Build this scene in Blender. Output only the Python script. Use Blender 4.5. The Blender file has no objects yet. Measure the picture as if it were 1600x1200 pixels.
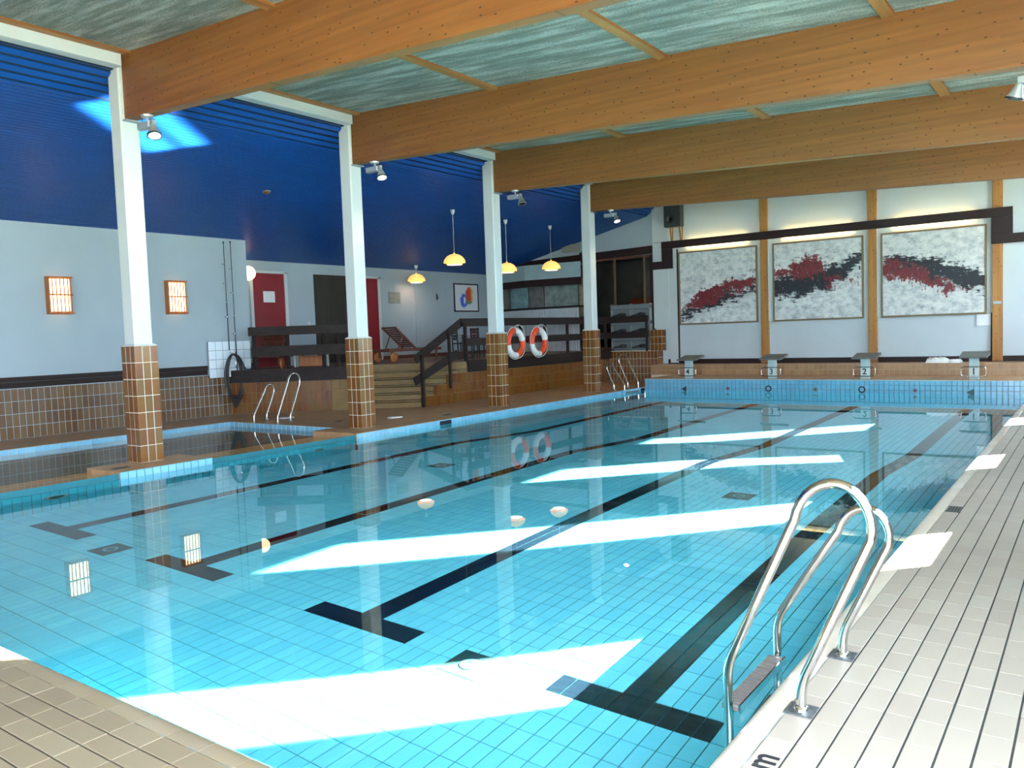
import bpy, bmesh, math, random
import numpy as np
from mathutils import Vector, Matrix

random.seed(7)
scene = bpy.context.scene
COL = scene.collection
PI = math.pi

# ------------------------------------------------------------------ camera
EYE = Vector((0, 0, 1.71))
RT = Vector((0.811, 0.584, -0.035)).normalized()
FW = Vector((-0.585, 0.808, -0.062))
FW = (FW - RT * FW.dot(RT)).normalized()
UP = RT.cross(FW)
FPX = 1274.9
cam = bpy.data.cameras.new('camera')
cam.sensor_width = 36
cam.lens = FPX * 36 / 1600
cam.clip_start = 0.05
camo = bpy.data.objects.new('camera', cam)
COL.objects.link(camo)
camo.matrix_world = Matrix(((RT.x, UP.x, -FW.x, EYE.x), (RT.y, UP.y, -FW.y, EYE.y), (RT.z, UP.z, -FW.z, EYE.z), (0, 0, 0, 1)))
scene.camera = camo


def px(p):
    q = Vector(p) - EYE
    d = q.dot(FW)
    if d < 0.1:
        return None
    return (800 + FPX * q.dot(RT) / d, 600 - FPX * q.dot(UP) / d)


# ------------------------------------------------------------------ light
SUN_DIR = Vector((-1, -1.07, -0.762)).normalized()
world = bpy.data.worlds.new('sky')
scene.world = world
world.use_nodes = True
bg = world.node_tree.nodes['Background']
bg.inputs[0].default_value = (0.70, 0.85, 1.0, 1)
bg.inputs[1].default_value = 20
sun = bpy.data.lights.new('sun', 'SUN')
sun.energy = 230
sun.angle = 0.0093
sun.color = (1.0, 0.95, 0.86)
sun.cycles.is_caustics_light = True
suno = bpy.data.objects.new('sun', sun)
COL.objects.link(suno)
suno.rotation_euler = SUN_DIR.to_track_quat('-Z', 'Y').to_euler()


def portal(name, loc, sx, sy, d):
    l = bpy.data.lights.new(name, 'AREA')
    l.shape = 'RECTANGLE'
    l.size, l.size_y = sx, sy
    l.cycles.is_portal = True
    o = bpy.data.objects.new(name, l)
    COL.objects.link(o)
    o.location = loc
    o.rotation_euler = Vector(d).to_track_quat('-Z', 'Z').to_euler()


vs = scene.view_settings
vs.view_transform = 'Standard'
vs.look = 'None'
vs.gamma = 1
vs.use_curve_mapping = False
vs.exposure = 0.4
scene.cycles.max_bounces = 18
scene.cycles.diffuse_bounces = 10
scene.cycles.glossy_bounces = 4
scene.cycles.transmission_bounces = 14
scene.cycles.sample_clamp_indirect = 12
scene.cycles.caustics_reflective = False
scene.cycles.caustics_refractive = True

# ------------------------------------------------------------------ helpers


class MB:
    """collects shapes, builds one mesh object"""

    def __init__(s):
        s.v, s.f, s.sm = [], [], []

    def add(s, vs_, fs, smooth=False):
        n = len(s.v)
        s.v += [tuple(v) for v in vs_]
        for f in fs:
            s.f.append([i + n for i in f])
            s.sm.append(smooth)
        return s

    def hexa(s, p):
        return s.add(p, [(3, 2, 1, 0), (4, 5, 6, 7), (0, 1, 5, 4), (1, 2, 6, 5), (2, 3, 7, 6), (3, 0, 4, 7)])

    def box(s, x0, x1, y0, y1, z0, z1):
        return s.hexa([(x0, y0, z0), (x1, y0, z0), (x1, y1, z0), (x0, y1, z0), (x0, y0, z1), (x1, y0, z1), (x1, y1, z1), (x0, y1, z1)])

    def cbox(s, x0, x1, y0, y1, z0, z1, b=.004):
        """box with chamfered edges"""
        bm = bmesh.new()
        bmesh.ops.create_cube(bm, size=1)
        for v in bm.verts:
            v.co = Vector(((x0 + x1) / 2 + v.co.x * (x1 - x0), (y0 + y1) / 2 + v.co.y * (y1 - y0), (z0 + z1) / 2 + v.co.z * (z1 - z0)))
        bmesh.ops.bevel(bm, geom=bm.edges[:], offset=b, segments=1, affect='EDGES')
        bm.verts.index_update()
        s.add([v.co[:] for v in bm.verts], [[v.index for v in f.verts] for f in bm.faces])
        bm.free()
        return s

    def bar(s, a, b, w, h, up=(0, 0, 1)):
        """box from a to b, width w (sideways) and height h"""
        a, b = Vector(a), Vector(b)
        d = (b - a).normalized()
        side = d.cross(Vector(up))
        if side.length < 1e-4:
            side = d.cross(Vector((0, 1, 0)))
        side = side.normalized() * w / 2
        u = side.cross(d).normalized() * h / 2
        return s.hexa([a - side - u, a + side - u, b + side - u, b - side - u, a - side + u, a + side + u, b + side + u, b - side + u])

    def prism(s, poly, z0, z1):
        n = len(poly)
        vs_ = [(x, y, z0) for x, y in poly] + [(x, y, z1) for x, y in poly]
        fs = [list(range(n - 1, -1, -1)), list(range(n, 2 * n))]
        for i in range(n):
            j = (i + 1) % n
            fs.append((i, j, n + j, n + i))
        return s.add(vs_, fs)

    def tube(s, path, r, n=10, cap=True, closed=False):
        P = [Vector(p) for p in path]
        k = len(P)
        rings = []
        prev = None
        for i in range(k):
            if closed:
                t = P[(i + 1) % k] - P[i - 1]
            else:
                t = P[min(i + 1, k - 1)] - P[max(i - 1, 0)]
            t.normalize()
            if prev is None:
                a = t.orthogonal().normalized()
            else:
                a = (prev - t * prev.dot(t)).normalized()
            prev = a
            b = t.cross(a)
            rr = r[i] if isinstance(r, (list, tuple)) else r
            rings.append([P[i] + (a * math.cos(2 * PI * j / n) + b * math.sin(2 * PI * j / n)) * rr for j in range(n)])
        vs_ = [v for q in rings for v in q]
        fs = []
        for i in range(k if closed else k - 1):
            i2 = (i + 1) % k
            for j in range(n):
                fs.append((i * n + j, i * n + (j + 1) % n, i2 * n + (j + 1) % n, i2 * n + j))
        s.add(vs_, fs, True)
        if cap and not closed:
            s.add(rings[0], [list(range(n - 1, -1, -1))])
            s.add(rings[-1], [list(range(n))])
        return s

    def lathe(s, prof, c=(0, 0, 0), axis=(0, 0, 1), n=20, smooth=True, cap=True):
        """prof: list of (radius, height along axis)"""
        ax = Vector(axis).normalized()
        a = ax.orthogonal().normalized()
        b = ax.cross(a)
        c = Vector(c)
        vs_ = []
        for r, h in prof:
            for j in range(n):
                t = 2 * PI * j / n
                vs_.append(c + ax * h + (a * math.cos(t) + b * math.sin(t)) * r)
        fs = []
        for i in range(len(prof) - 1):
            for j in range(n):
                fs.append((i * n + j, i * n + (j + 1) % n, (i + 1) * n + (j + 1) % n, (i + 1) * n + j))
        s.add(vs_, fs, smooth)
        m = len(prof)
        if not cap or prof[0] == prof[-1]:
            return s
        if prof[0][0] > 1e-4:
            s.add(vs_[:n], [list(range(n - 1, -1, -1))])
        if prof[-1][0] > 1e-4:
            s.add(vs_[(m - 1) * n:], [list(range(n))])
        return s

    def mesh(s, name, mat):
        me = bpy.data.meshes.new(name)
        me.from_pydata(s.v, [], s.f)
        me.polygons.foreach_set('use_smooth', s.sm)
        if mat:
            me.materials.append(mat)
        me.update()
        return me

    def build(s, name, mat, parent=None, loc=None):
        o = bpy.data.objects.new(name, s.mesh(name, mat))
        COL.objects.link(o)
        if parent is not None:
            o.parent = parent
        if loc is not None:
            o.location = loc
        return o


def tag(o, label=None, cat=None, group=None, kind=None):
    for k, v in (('label', label), ('category', cat), ('group', group), ('kind', kind)):
        if v:
            o[k] = v
    return o


def struct(o, label, cat):
    return tag(o, label, cat, None, 'structure')


def empty(name, loc, label, cat, group=None, rz=0, kind=None):
    o = bpy.data.objects.new(name, None)
    COL.objects.link(o)
    o.location = loc
    o.rotation_euler = (0, 0, rz)
    o.empty_display_size = .1
    return tag(o, label, cat, group, kind)


def copy_tree(o, parent=None):
    c = o.copy()
    COL.objects.link(c)
    c.parent = parent
    for ch in list(o.children):
        copy_tree(ch, c)
    return c


def arc(c, r, a0, a1, n, ax, ay):
    c, ax, ay = Vector(c), Vector(ax), Vector(ay)
    return [c + (ax * math.cos(a0 + (a1 - a0) * i / n) + ay * math.sin(a0 + (a1 - a0) * i / n)) * r for i in range(n + 1)]


# ------------------------------------------------------------------ materials


def s2l(c):
    return tuple((v / 255 / 12.92) if v / 255 < .04045 else ((v / 255 + .055) / 1.055) ** 2.4 for v in c)


def new_mat(name):
    m = bpy.data.materials.new(name)
    m.use_nodes = True
    nt = m.node_tree
    b = nt.nodes['Principled BSDF']
    return m, nt, b


def N(nt, t, **kw):
    n = nt.nodes.new(t)
    for k, v in kw.items():
        setattr(n, k, v)
    return n


def ramp(nt, stops, interp='LINEAR'):
    r = nt.nodes.new('ShaderNodeValToRGB')
    r.color_ramp.interpolation = interp
    e = r.color_ramp.elements
    while len(e) > 1:
        e.remove(e[-1])
    e[0].position, e[0].color = stops[0][0], (*stops[0][1], 1)
    for p, c in stops[1:]:
        x = e.new(p)
        x.color = (*c, 1)
    return r


def pm(name, c, rough=.5, metal=0, noise=.06, scale=3, spec=.5, bump=0, coat=0):
    """plain material with a little tonal noise"""
    m, nt, b = new_mat(name)
    b.inputs['Roughness'].default_value = rough
    b.inputs['Metallic'].default_value = metal
    b.inputs['Specular IOR Level'].default_value = spec
    if noise:
        tc = N(nt, 'ShaderNodeTexCoord')
        no = N(nt, 'ShaderNodeTexNoise')
        no.inputs['Scale'].default_value = scale
        no.inputs['Detail'].default_value = 4
        nt.links.new(tc.outputs['Object'], no.inputs['Vector'])
        r = ramp(nt, [(.25, tuple(v * (1 - noise) for v in c)), (.75, tuple(min(1, v * (1 + noise)) for v in c))])
        nt.links.new(no.outputs[0], r.inputs[0])
        nt.links.new(r.outputs[0], b.inputs['Base Color'])
        if bump:
            bp = N(nt, 'ShaderNodeBump')
            bp.inputs['Strength'].default_value = bump
            bp.inputs['Distance'].default_value = .01
            nt.links.new(no.outputs[0], bp.inputs['Height'])
            nt.links.new(bp.outputs[0], b.inputs['Normal'])
    else:
        b.inputs['Base Color'].default_value = (*c, 1)
    return m


def tile_pm(name, stops, rough=.2, island=False, cloud=.16, scale=7, spec=.5):
    """glazed tile: every tile its own shade of the ramp, with cloudy glaze"""
    m, nt, b = new_mat(name)
    b.inputs['Roughness'].default_value = rough
    b.inputs['Specular IOR Level'].default_value = spec
    if island:
        rnd = N(nt, 'ShaderNodeNewGeometry').outputs['Random Per Island']
    else:
        rnd = N(nt, 'ShaderNodeObjectInfo').outputs['Random']
    tc = N(nt, 'ShaderNodeNewGeometry')
    no = N(nt, 'ShaderNodeTexNoise')
    no.inputs['Scale'].default_value = scale
    no.inputs['Detail'].default_value = 3
    nt.links.new(tc.outputs['Position'], no.inputs['Vector'])
    ma = N(nt, 'ShaderNodeMath', operation='MULTIPLY_ADD')
    nt.links.new(no.outputs[0], ma.inputs[0])
    ma.inputs[1].default_value = cloud * 4
    ma.inputs[2].default_value = -cloud * 2
    ad = N(nt, 'ShaderNodeMath', operation='ADD', use_clamp=True)
    nt.links.new(rnd, ad.inputs[0])
    nt.links.new(ma.outputs[0], ad.inputs[1])
    r = ramp(nt, stops)
    nt.links.new(ad.outputs[0], r.inputs[0])
    nt.links.new(r.outputs[0], b.inputs['Base Color'])
    return m


def wood_pm(name, dark, light, axis='X', rough=.45, lam=0, knots=False, scale=1.0, spec=.4):
    m, nt, b = new_mat(name)
    b.inputs['Roughness'].default_value = rough
    b.inputs['Specular IOR Level'].default_value = spec
    tc = N(nt, 'ShaderNodeTexCoord')
    mp = N(nt, 'ShaderNodeMapping')
    st = {'X': (.6, 9, 14), 'Y': (9, .6, 14), 'Z': (9, 9, .6)}[axis]
    mp.inputs['Scale'].default_value = tuple(v * scale for v in st)
    nt.links.new(tc.outputs['Object'], mp.inputs['Vector'])
    no = N(nt, 'ShaderNodeTexNoise')
    no.inputs['Scale'].default_value = 1
    no.inputs['Detail'].default_value = 5
    no.inputs['Roughness'].default_value = .6
    nt.links.new(mp.outputs[0], no.inputs['Vector'])
    r = ramp(nt, [(.25, dark), (.7, light)] if not lam else [(.05, dark), (.95, light)])
    src = no.outputs[0]
    if lam:
        # glulam: every lamella along z its own tone, board lengths staggered
        sx = N(nt, 'ShaderNodeSeparateXYZ')
        nt.links.new(tc.outputs['Object'], sx.inputs[0])
        dv = N(nt, 'ShaderNodeMath', operation='DIVIDE')
        nt.links.new(sx.outputs['Z'], dv.inputs[0])
        dv.inputs[1].default_value = lam
        fl = N(nt, 'ShaderNodeMath', operation='FLOOR')
        nt.links.new(dv.outputs[0], fl.inputs[0])
        xo = N(nt, 'ShaderNodeMath', operation='MULTIPLY_ADD')
        nt.links.new(fl.outputs[0], xo.inputs[0])
        xo.inputs[1].default_value = 1.37
        nt.links.new(sx.outputs['X'], xo.inputs[2])
        xd = N(nt, 'ShaderNodeMath', operation='DIVIDE')
        nt.links.new(xo.outputs[0], xd.inputs[0])
        xd.inputs[1].default_value = 2.9
        xf = N(nt, 'ShaderNodeMath', operation='FLOOR')
        nt.links.new(xd.outputs[0], xf.inputs[0])
        cb = N(nt, 'ShaderNodeCombineXYZ')
        nt.links.new(fl.outputs[0], cb.inputs[0])
        nt.links.new(xf.outputs[0], cb.inputs[1])
        wn = N(nt, 'ShaderNodeTexWhiteNoise', noise_dimensions='2D')
        nt.links.new(cb.outputs[0], wn.inputs['Vector'])
        ad = N(nt, 'ShaderNodeMath', operation='MULTIPLY_ADD')
        nt.links.new(wn.outputs['Value'], ad.inputs[0])
        ad.inputs[1].default_value = .26
        nt.links.new(no.outputs[0], ad.inputs[2])
        sb = N(nt, 'ShaderNodeMath', operation='SUBTRACT')
        nt.links.new(ad.outputs[0], sb.inputs[0])
        sb.inputs[1].default_value = .13
        src = sb.outputs[0]
    nt.links.new(src, r.inputs[0])
    colr = r.outputs[0]
    if knots:
        sk = N(nt, 'ShaderNodeSeparateXYZ')
        nt.links.new(tc.outputs['Object'], sk.inputs[0])
        ck = N(nt, 'ShaderNodeCombineXYZ')
        for q_, out_ in enumerate(('X', 'Z') if axis == 'X' else ('Z', 'X')):
            mk = N(nt, 'ShaderNodeMath', operation='MULTIPLY')
            nt.links.new(sk.outputs[out_], mk.inputs[0])
            mk.inputs[1].default_value = (3.3, 6.0)[q_]
            nt.links.new(mk.outputs[0], ck.inputs[q_])
        vo = N(nt, 'ShaderNodeTexVoronoi', voronoi_dimensions='2D')
        vo.inputs['Scale'].default_value = 1.0
        vo.inputs['Randomness'].default_value = 1
        nt.links.new(ck.outputs[0], vo.inputs['Vector'])
        rk = ramp(nt, [(.035, (.10, .03, .01)), (.075, (1, 1, 1))])
        nt.links.new(vo.outputs['Distance'], rk.inputs[0])
        mx = N(nt, 'ShaderNodeMixRGB', blend_type='MULTIPLY')
        mx.inputs[0].default_value = .8
        nt.links.new(colr, mx.inputs[1])
        nt.links.new(rk.outputs[0], mx.inputs[2])
        colr = mx.outputs[0]
    nt.links.new(colr, b.inputs['Base Color'])
    return m


def emit(name, c, s):
    m, nt, b = new_mat(name)
    b.inputs['Base Color'].default_value = (*c, 1)
    b.inputs['Emission Color'].default_value = (*c, 1)
    b.inputs['Emission Strength'].default_value = s
    return m


WHITE = pm('white_paint', (.52, .555, .55), .55, noise=.03, scale=1.5)
WALLW = pm('wall_plaster', (.33, .395, .435), .75, noise=.04, scale=1.2, bump=.05)
PANELW = pm('white_panel', (.50, .55, .575), .6, noise=.05, scale=.9)
GROUT = pm('pale_grout', (.66, .58, .44), .8)
GROUTD = pm('dark_grout', (.045, .045, .042), .9, spec=.1)
GROUTP = pm('pool_grout', (.012, .12, .15), .8, noise=.1)
BROWN_STOPS = [(0, s2l((98, 50, 10))), (.4, s2l((112, 62, 14))), (.7, s2l((112, 70, 20))), (1, s2l((100, 68, 28)))]
BROWN = tile_pm('brown_glazed_tile', BROWN_STOPS, .22)
BROWNS = tile_pm('brown_glazed_tile_joined', BROWN_STOPS, .22, island=True)
WALLB_STOPS = [(0, s2l((88, 58, 30))), (.5, s2l((98, 67, 37))), (1, s2l((104, 78, 48)))]
WALLB = tile_pm('brown_wall_tile', WALLB_STOPS, .25)
WALLBS = tile_pm('brown_wall_tile_joined', WALLB_STOPS, .25, island=True)
DECK_STOPS = [(0, s2l((141, 130, 119))), (.5, s2l((144, 134, 122))), (1, s2l((148, 139, 127)))]
DECK = tile_pm('cream_deck_tile', DECK_STOPS, .42, cloud=.2, scale=1.2)
DECKS = tile_pm('cream_deck_tile_joined', DECK_STOPS, .42, island=True, cloud=.2, scale=1.2)
DECKN_STOPS = [(0, s2l((120, 105, 84))), (.5, s2l((124, 109, 88))), (1, s2l((128, 114, 93)))]
DECKN = tile_pm('beige_deck_tile', DECKN_STOPS, .42, cloud=.2, scale=1.2)
DECKNS = tile_pm('beige_deck_tile_joined', DECKN_STOPS, .42, island=True, cloud=.2, scale=1.2)
TAN_STOPS = [(0, s2l((150, 112, 78))), (.5, s2l((160, 122, 86))), (1, s2l((168, 132, 96)))]
SILLS = tile_pm('bright_tan_sill_tile', [(0, s2l((232, 172, 108))), (1, s2l((244, 186, 122)))], .4, island=True, cloud=.1)
TAN = tile_pm('tan_deck_tile', TAN_STOPS, .4, cloud=.1)
TANS = tile_pm('tan_deck_tile_joined', TAN_STOPS, .4, island=True, cloud=.1)
COPE = tile_pm('glazed_coping_tile', [(0, s2l((184, 172, 156))), (1, s2l((192, 180, 166)))], .16)
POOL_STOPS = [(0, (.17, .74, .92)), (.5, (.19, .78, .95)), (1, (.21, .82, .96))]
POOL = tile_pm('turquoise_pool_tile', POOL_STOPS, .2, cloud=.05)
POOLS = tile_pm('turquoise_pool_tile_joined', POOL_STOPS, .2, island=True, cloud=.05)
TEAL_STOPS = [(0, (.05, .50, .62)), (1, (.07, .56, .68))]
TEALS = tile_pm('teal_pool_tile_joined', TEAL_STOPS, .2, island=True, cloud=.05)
NAVY_STOPS = [(0, (.002, .0055, .010)), (1, (.003, .0075, .013))]
NAVYS = tile_pm('navy_pool_tile_joined', NAVY_STOPS, .2, island=True, cloud=.05)
SKYB_STOPS = [(0, s2l((106, 162, 190))), (1, s2l((118, 173, 198)))]
SKYB = tile_pm('light_blue_rim_tile', SKYB_STOPS, .2, cloud=.05)
SKYBS = tile_pm('light_blue_rim_tile_joined', SKYB_STOPS, .2, island=True, cloud=.05)
KIDS = tile_pm('grey_green_pool_tile_joined', [(0, (.10, .17, .16)), (1, (.13, .20, .19))], .25, island=True, cloud=.05)
BEAMW = wood_pm('glulam_pine', s2l((92, 50, 20)), s2l((134, 84, 42)), 'X', .42, lam=.042, knots=True)
BATTENW = wood_pm('pine_batten', s2l((112, 60, 22)), s2l((150, 92, 44)), 'Y', .5)
POSTW = wood_pm('pine_post', s2l((140, 86, 34)), s2l((176, 120, 58)), 'Z', .5, knots=True)
DARKW = wood_pm('dark_stained_board', (.012, .0075, .007), (.028, .017, .015), 'X', .6, spec=.2)
DARKWY = wood_pm('dark_stained_board_lengthwise', (.012, .0075, .007), (.028, .017, .015), 'Y', .6, spec=.2)
DARKT = pm('dark_brown_trim', (.022, .010, .010), .55, spec=.25)
BLUE = pm('blue_lacquered_slat', (.003, .052, .24), .42, noise=.08, scale=2, spec=.3)
BLACK = pm('black_rubber', (.012, .012, .014), .5)
VOID = pm('dark_backing', (.004, .006, .014), .9, noise=0)
CHROME = pm('polished_steel', (.55, .53, .50), .11, 1.0, noise=.03)
STEELD = pm('ribbed_grey_tread', (.16, .14, .13), .45, .3)
GREY = pm('grey_metal', (.30, .33, .33), .4, .4)
SILVER = pm('silver_lamp_housing', (.5, .54, .55), .35, .6)
RED = pm('red_door_paint', (.20, .005, .012), .45)
DDOOR = wood_pm('dark_door', (.016, .013, .009), (.032, .026, .018), 'Z', .5)
PAPER = pm('paper', (.75, .76, .78), .8)
SANDS = pm('sandstone_step', s2l((116, 90, 50)), .7, noise=.18, scale=6)
LAMPW = wood_pm('lamp_wood', s2l((140, 80, 40)), s2l((180, 110, 60)), 'Z', .5)
MAHOG = wood_pm('mahogany', (.07, .02, .012), (.14, .045, .028), 'X', .45)
ORANGE = pm('orange_foam_ring', s2l((225, 70, 30)), .5)
RINGW = pm('white_ring', (.8, .82, .82), .5)
ROPE = pm('white_rope', (.7, .68, .62), .8)
OPAL = emit('lit_opal_glass', (1.0, .74, .42), 3.2)
BULB = emit('lit_bulb', (1.0, .86, .62), 12)
TUBE = emit('fluorescent_tube', (1.0, .70, .28), 60)
CANVASW = pm('lamp_shade_cream', s2l((235, 190, 90)), .6)

# roof boards: wood-wool panels, streaked along x
m, nt, b = new_mat('wood_wool_board')
b.inputs['Roughness'].default_value = .9
tc = N(nt, 'ShaderNodeTexCoord')
mp = N(nt, 'ShaderNodeMapping')
mp.inputs['Scale'].default_value = (.7, 5.5, 1)
nt.links.new(tc.outputs['Object'], mp.inputs[0])
n1 = N(nt, 'ShaderNodeTexNoise')
n1.inputs['Scale'].default_value = 1
n1.inputs['Detail'].default_value = 6
n1.inputs['Roughness'].default_value = .65
nt.links.new(mp.outputs[0], n1.inputs[0])
n2 = N(nt, 'ShaderNodeTexNoise')
n2.inputs['Scale'].default_value = 60
n2.inputs['Detail'].default_value = 3
nt.links.new(tc.outputs['Object'], n2.inputs[0])
mx = N(nt, 'ShaderNodeMath', operation='MULTIPLY_ADD')
nt.links.new(n2.outputs[0], mx.inputs[0])
mx.inputs[1].default_value = .5
nt.links.new(n1.outputs[0], mx.inputs[2])
r = ramp(nt, [(.45, (.06, .06, .05)), (.72, (.145, .14, .118)), (.92, (.36, .345, .31))])
nt.links.new(mx.outputs[0], r.inputs[0])
nt.links.new(r.outputs[0], b.inputs['Base Color'])
bp = N(nt, 'ShaderNodeBump')
bp.inputs['Strength'].default_value = .5
bp.inputs['Distance'].default_value = .02
nt.links.new(mx.outputs[0], bp.inputs['Height'])
nt.links.new(bp.outputs[0], b.inputs['Normal'])
BOARD = m

# pool water
WATER, nt, b = new_mat('pool_water')
nt.nodes.remove(b)
g = N(nt, 'ShaderNodeBsdfGlass')
g.inputs['IOR'].default_value = 1.33
g.inputs['Roughness'].default_value = 0
g.inputs['Color'].default_value = (.97, 1, 1, 1)
nt.links.new(g.outputs[0], nt.nodes['Material Output'].inputs[0])

GLASS, nt, b = new_mat('dark_pane')
b.inputs['Base Color'].default_value = (.55, .56, .55, 1)
b.inputs['Roughness'].default_value = .03
b.inputs['Transmission Weight'].default_value = 1
b.inputs['IOR'].default_value = 1.1

# ------------------------------------------------------------------ tiling


def tile_mb(w, h, t, bv):
    m = MB()
    v = [(0, 0, -.004), (w, 0, -.004), (w, h, -.004), (0, h, -.004), (0, 0, t - bv), (w, 0, t - bv), (w, h, t - bv), (0, h, t - bv),
         (bv, bv, t), (w - bv, bv, t), (w - bv, h - bv, t), (bv, h - bv, t)]
    f = [(0, 1, 5, 4), (1, 2, 6, 5), (2, 3, 7, 6), (3, 0, 4, 7), (4, 5, 9, 8), (5, 6, 10, 9), (6, 7, 11, 10), (7, 4, 8, 11), (8, 9, 10, 11)]
    m.add(v, f)
    return m


_tile_cache = {}


def tile_part(o, xd, yd, w, h, t, mat, parent, bv=.002, name='tile'):
    key = (round(w, 4), round(h, 4), t, mat.name)
    me = _tile_cache.get(key)
    if me is None:
        me = _tile_cache[key] = tile_mb(w, h, t, bv).mesh('tile', mat)
    ob = bpy.data.objects.new(name, me)
    COL.objects.link(ob)
    xd, yd = Vector(xd).normalized(), Vector(yd).normalized()
    zd = xd.cross(yd)
    o = Vector(o)
    jitter = random.uniform(-.0006, .0006)
    o = o + zd * jitter
    ob.parent = parent
    ob.matrix_local = Matrix(((xd.x, yd.x, zd.x, o.x), (xd.y, yd.y, zd.y, o.y), (xd.z, yd.z, zd.z, o.z), (0, 0, 0, 1)))
    return ob


def tile_joined(cells, name, mat, parent, t=.006):
    """cells: list of (origin, xdir, ydir, w, h): all tiles of a far field as one mesh of separate tiles"""
    vs_, fs = [], []
    for o, xd, yd, w, h in cells:
        o, xd, yd = Vector(o), Vector(xd).normalized(), Vector(yd).normalized()
        z = xd.cross(yd)
        n = len(vs_)
        c = [o, o + xd * w, o + xd * w + yd * h, o + yd * h]
        vs_ += [tuple(p - z * .003) for p in c] + [tuple(p + z * t) for p in c]
        fs += [(n + 4, n + 5, n + 6, n + 7), (n, n + 1, n + 5, n + 4), (n + 1, n + 2, n + 6, n + 5), (n + 2, n + 3, n + 7, n + 6), (n + 3, n, n + 4, n + 7)]
    me = bpy.data.meshes.new(name)
    me.from_pydata(vs_, [], fs)
    me.materials.append(mat)
    ob = bpy.data.objects.new(name, me)
    COL.objects.link(ob)
    ob.parent = parent
    ob['kind'] = 'stuff'
    return ob


def grid(o, xd, yd, nx, ny, pxx, pyy, jx, jy):
    o, xd, yd = Vector(o), Vector(xd).normalized(), Vector(yd).normalized()
    return [(o + xd * (pxx * i + jx / 2) + yd * (pyy * j + jy / 2), xd, yd, pxx - jx, pyy - jy) for j in range(ny) for i in range(nx)]


def seen_area(c):
    o, xd, yd, w, h = c
    q = [px(p) for p in (o, o + xd * w, o + xd * w + yd * h, o + yd * h)]
    if any(p is None for p in q):
        return 0
    cx, cy = sum(p[0] for p in q) / 4, sum(p[1] for p in q) / 4
    if not (-20 < cx < 1620 and -20 < cy < 1220):
        return 0
    a = 0
    for i in range(4):
        x0, y0 = q[i]
        x1, y1 = q[(i + 1) % 4]
        a += x0 * y1 - x1 * y0
    return abs(a) / 2


def split_field(cells, n, parent, mat_part, mat_joined, t=.006, minarea=60):
    sc = sorted(((seen_area(c), i) for i, c in enumerate(cells)), reverse=True)
    top = [i for a, i in sc[:n] if a > minarea]
    st = set(top)
    out = []
    for i in top:
        o, xd, yd, w, h = cells[i]
        out.append(tile_part(o, xd, yd, w, h, t, mat_part, parent))
    rest = [c for i, c in enumerate(cells) if i not in st]
    if rest:
        out.append(tile_joined(rest, 'tile_field', mat_joined, parent, t))
    return out


X1, Y1, Z1 = Vector((1, 0, 0)), Vector((0, 1, 0)), Vector((0, 0, 1))
XR, XL, YN, YF, WZ = -1.25, -10.87, 2.02, 21.7, -.10
CAUST = []
# ------------------------------------------------------------------ ground outside
o = MB().box(1.05, 60, -60, 60, -.5, -.3).build('ground', pm('outside_paving', (.30, .32, .26), .9))
struct(o, 'pale paving outside beyond the window side of the hall', 'ground')
o = MB().box(-60, 1.05, -60, -8.3, -.5, -.3).build('ground', pm('outside_lawn', (.20, .26, .16), .9))
struct(o, 'lawn outside behind the near end of the hall', 'ground')

# ------------------------------------------------------------------ pool basin
GX, GY = 9.62 / 84, .233


def floor_z(y):
    if y < 11.6:
        return -1.4
    if y < 14.2:
        return -1.4 - .75 * (y - 11.6) / 2.6
    return -2.15 - .15 * (y - 14.2) / (YF - 14.2)


ys = [YN + GY * i for i in range(int((YF - YN) / GY) + 1)]
basin = MB()
kys = [YN, 11.6, 14.2, YF]
zb = -.012
for a, c in zip(kys[:-1], kys[1:]):
    za, zc = floor_z(a) + zb, floor_z(c) + zb
    basin.add([(XL, a, za), (XR, a, za), (XR, c, zc), (XL, c, zc)], [(0, 1, 2, 3)])
e = .012
basin.add([(XR + e, YN, -3), (XR + e, YF, -3), (XR + e, YF, -.02), (XR + e, YN, -.02)], [(0, 1, 2, 3)])
basin.add([(XL - e, YN, -3), (XL - e, YF, -3), (XL - e, YF, -.02), (XL - e, YN, -.02)], [(3, 2, 1, 0)])
basin.add([(XL - e, YN - e, -3), (XR + e, YN - e, -3), (XR + e, YN - e, -.02), (XL - e, YN - e, -.02)], [(0, 1, 2, 3)])
basin.add([(XL - e, YF + e, -3), (XR + e, YF + e, -3), (XR + e, YF + e, .22), (XL - e, YF + e, .22)], [(3, 2, 1, 0)])
pool = basin.build('pool_basin', GROUTP)
struct(pool, 'turquoise tiled swimming pool basin under the clear water', 'pool')
CAUST.append(pool)
LANES = [10, 31, 52, 74]
floor_cells, navy = [], {k: [] for k in LANES}
for j in range(len(ys) - 1):
    y0 = ys[j]
    z0, z1 = floor_z(y0) - .008, floor_z(ys[j + 1]) - .008
    yd = Vector((0, GY, z1 - z0))
    ln = yd.length
    for i in range(84):
        c = (Vector((XR - GX * (i + 1) + .004, y0 + .0035, z0)), X1, yd.normalized(), GX - .008, ln - .007)
        hit = None
        for k in LANES:
            if (j == 10 and k - 5 <= i < k + 5) or (10 < j < 80 and k - 1 <= i < k + 1):
                hit = k
        if hit is None:
            floor_cells.append(c)
        else:
            navy[hit].append(c)
CAUST += split_field(floor_cells, 300, pool, POOL, POOLS, .008)
for k in LANES:
    q = tile_joined(navy[k], 'lane_line', NAVYS, pool, .008)
    q['label'] = 'navy tiled lane line with a crossbar at its near end'
    del q['kind']
    CAUST.append(q)
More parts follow.
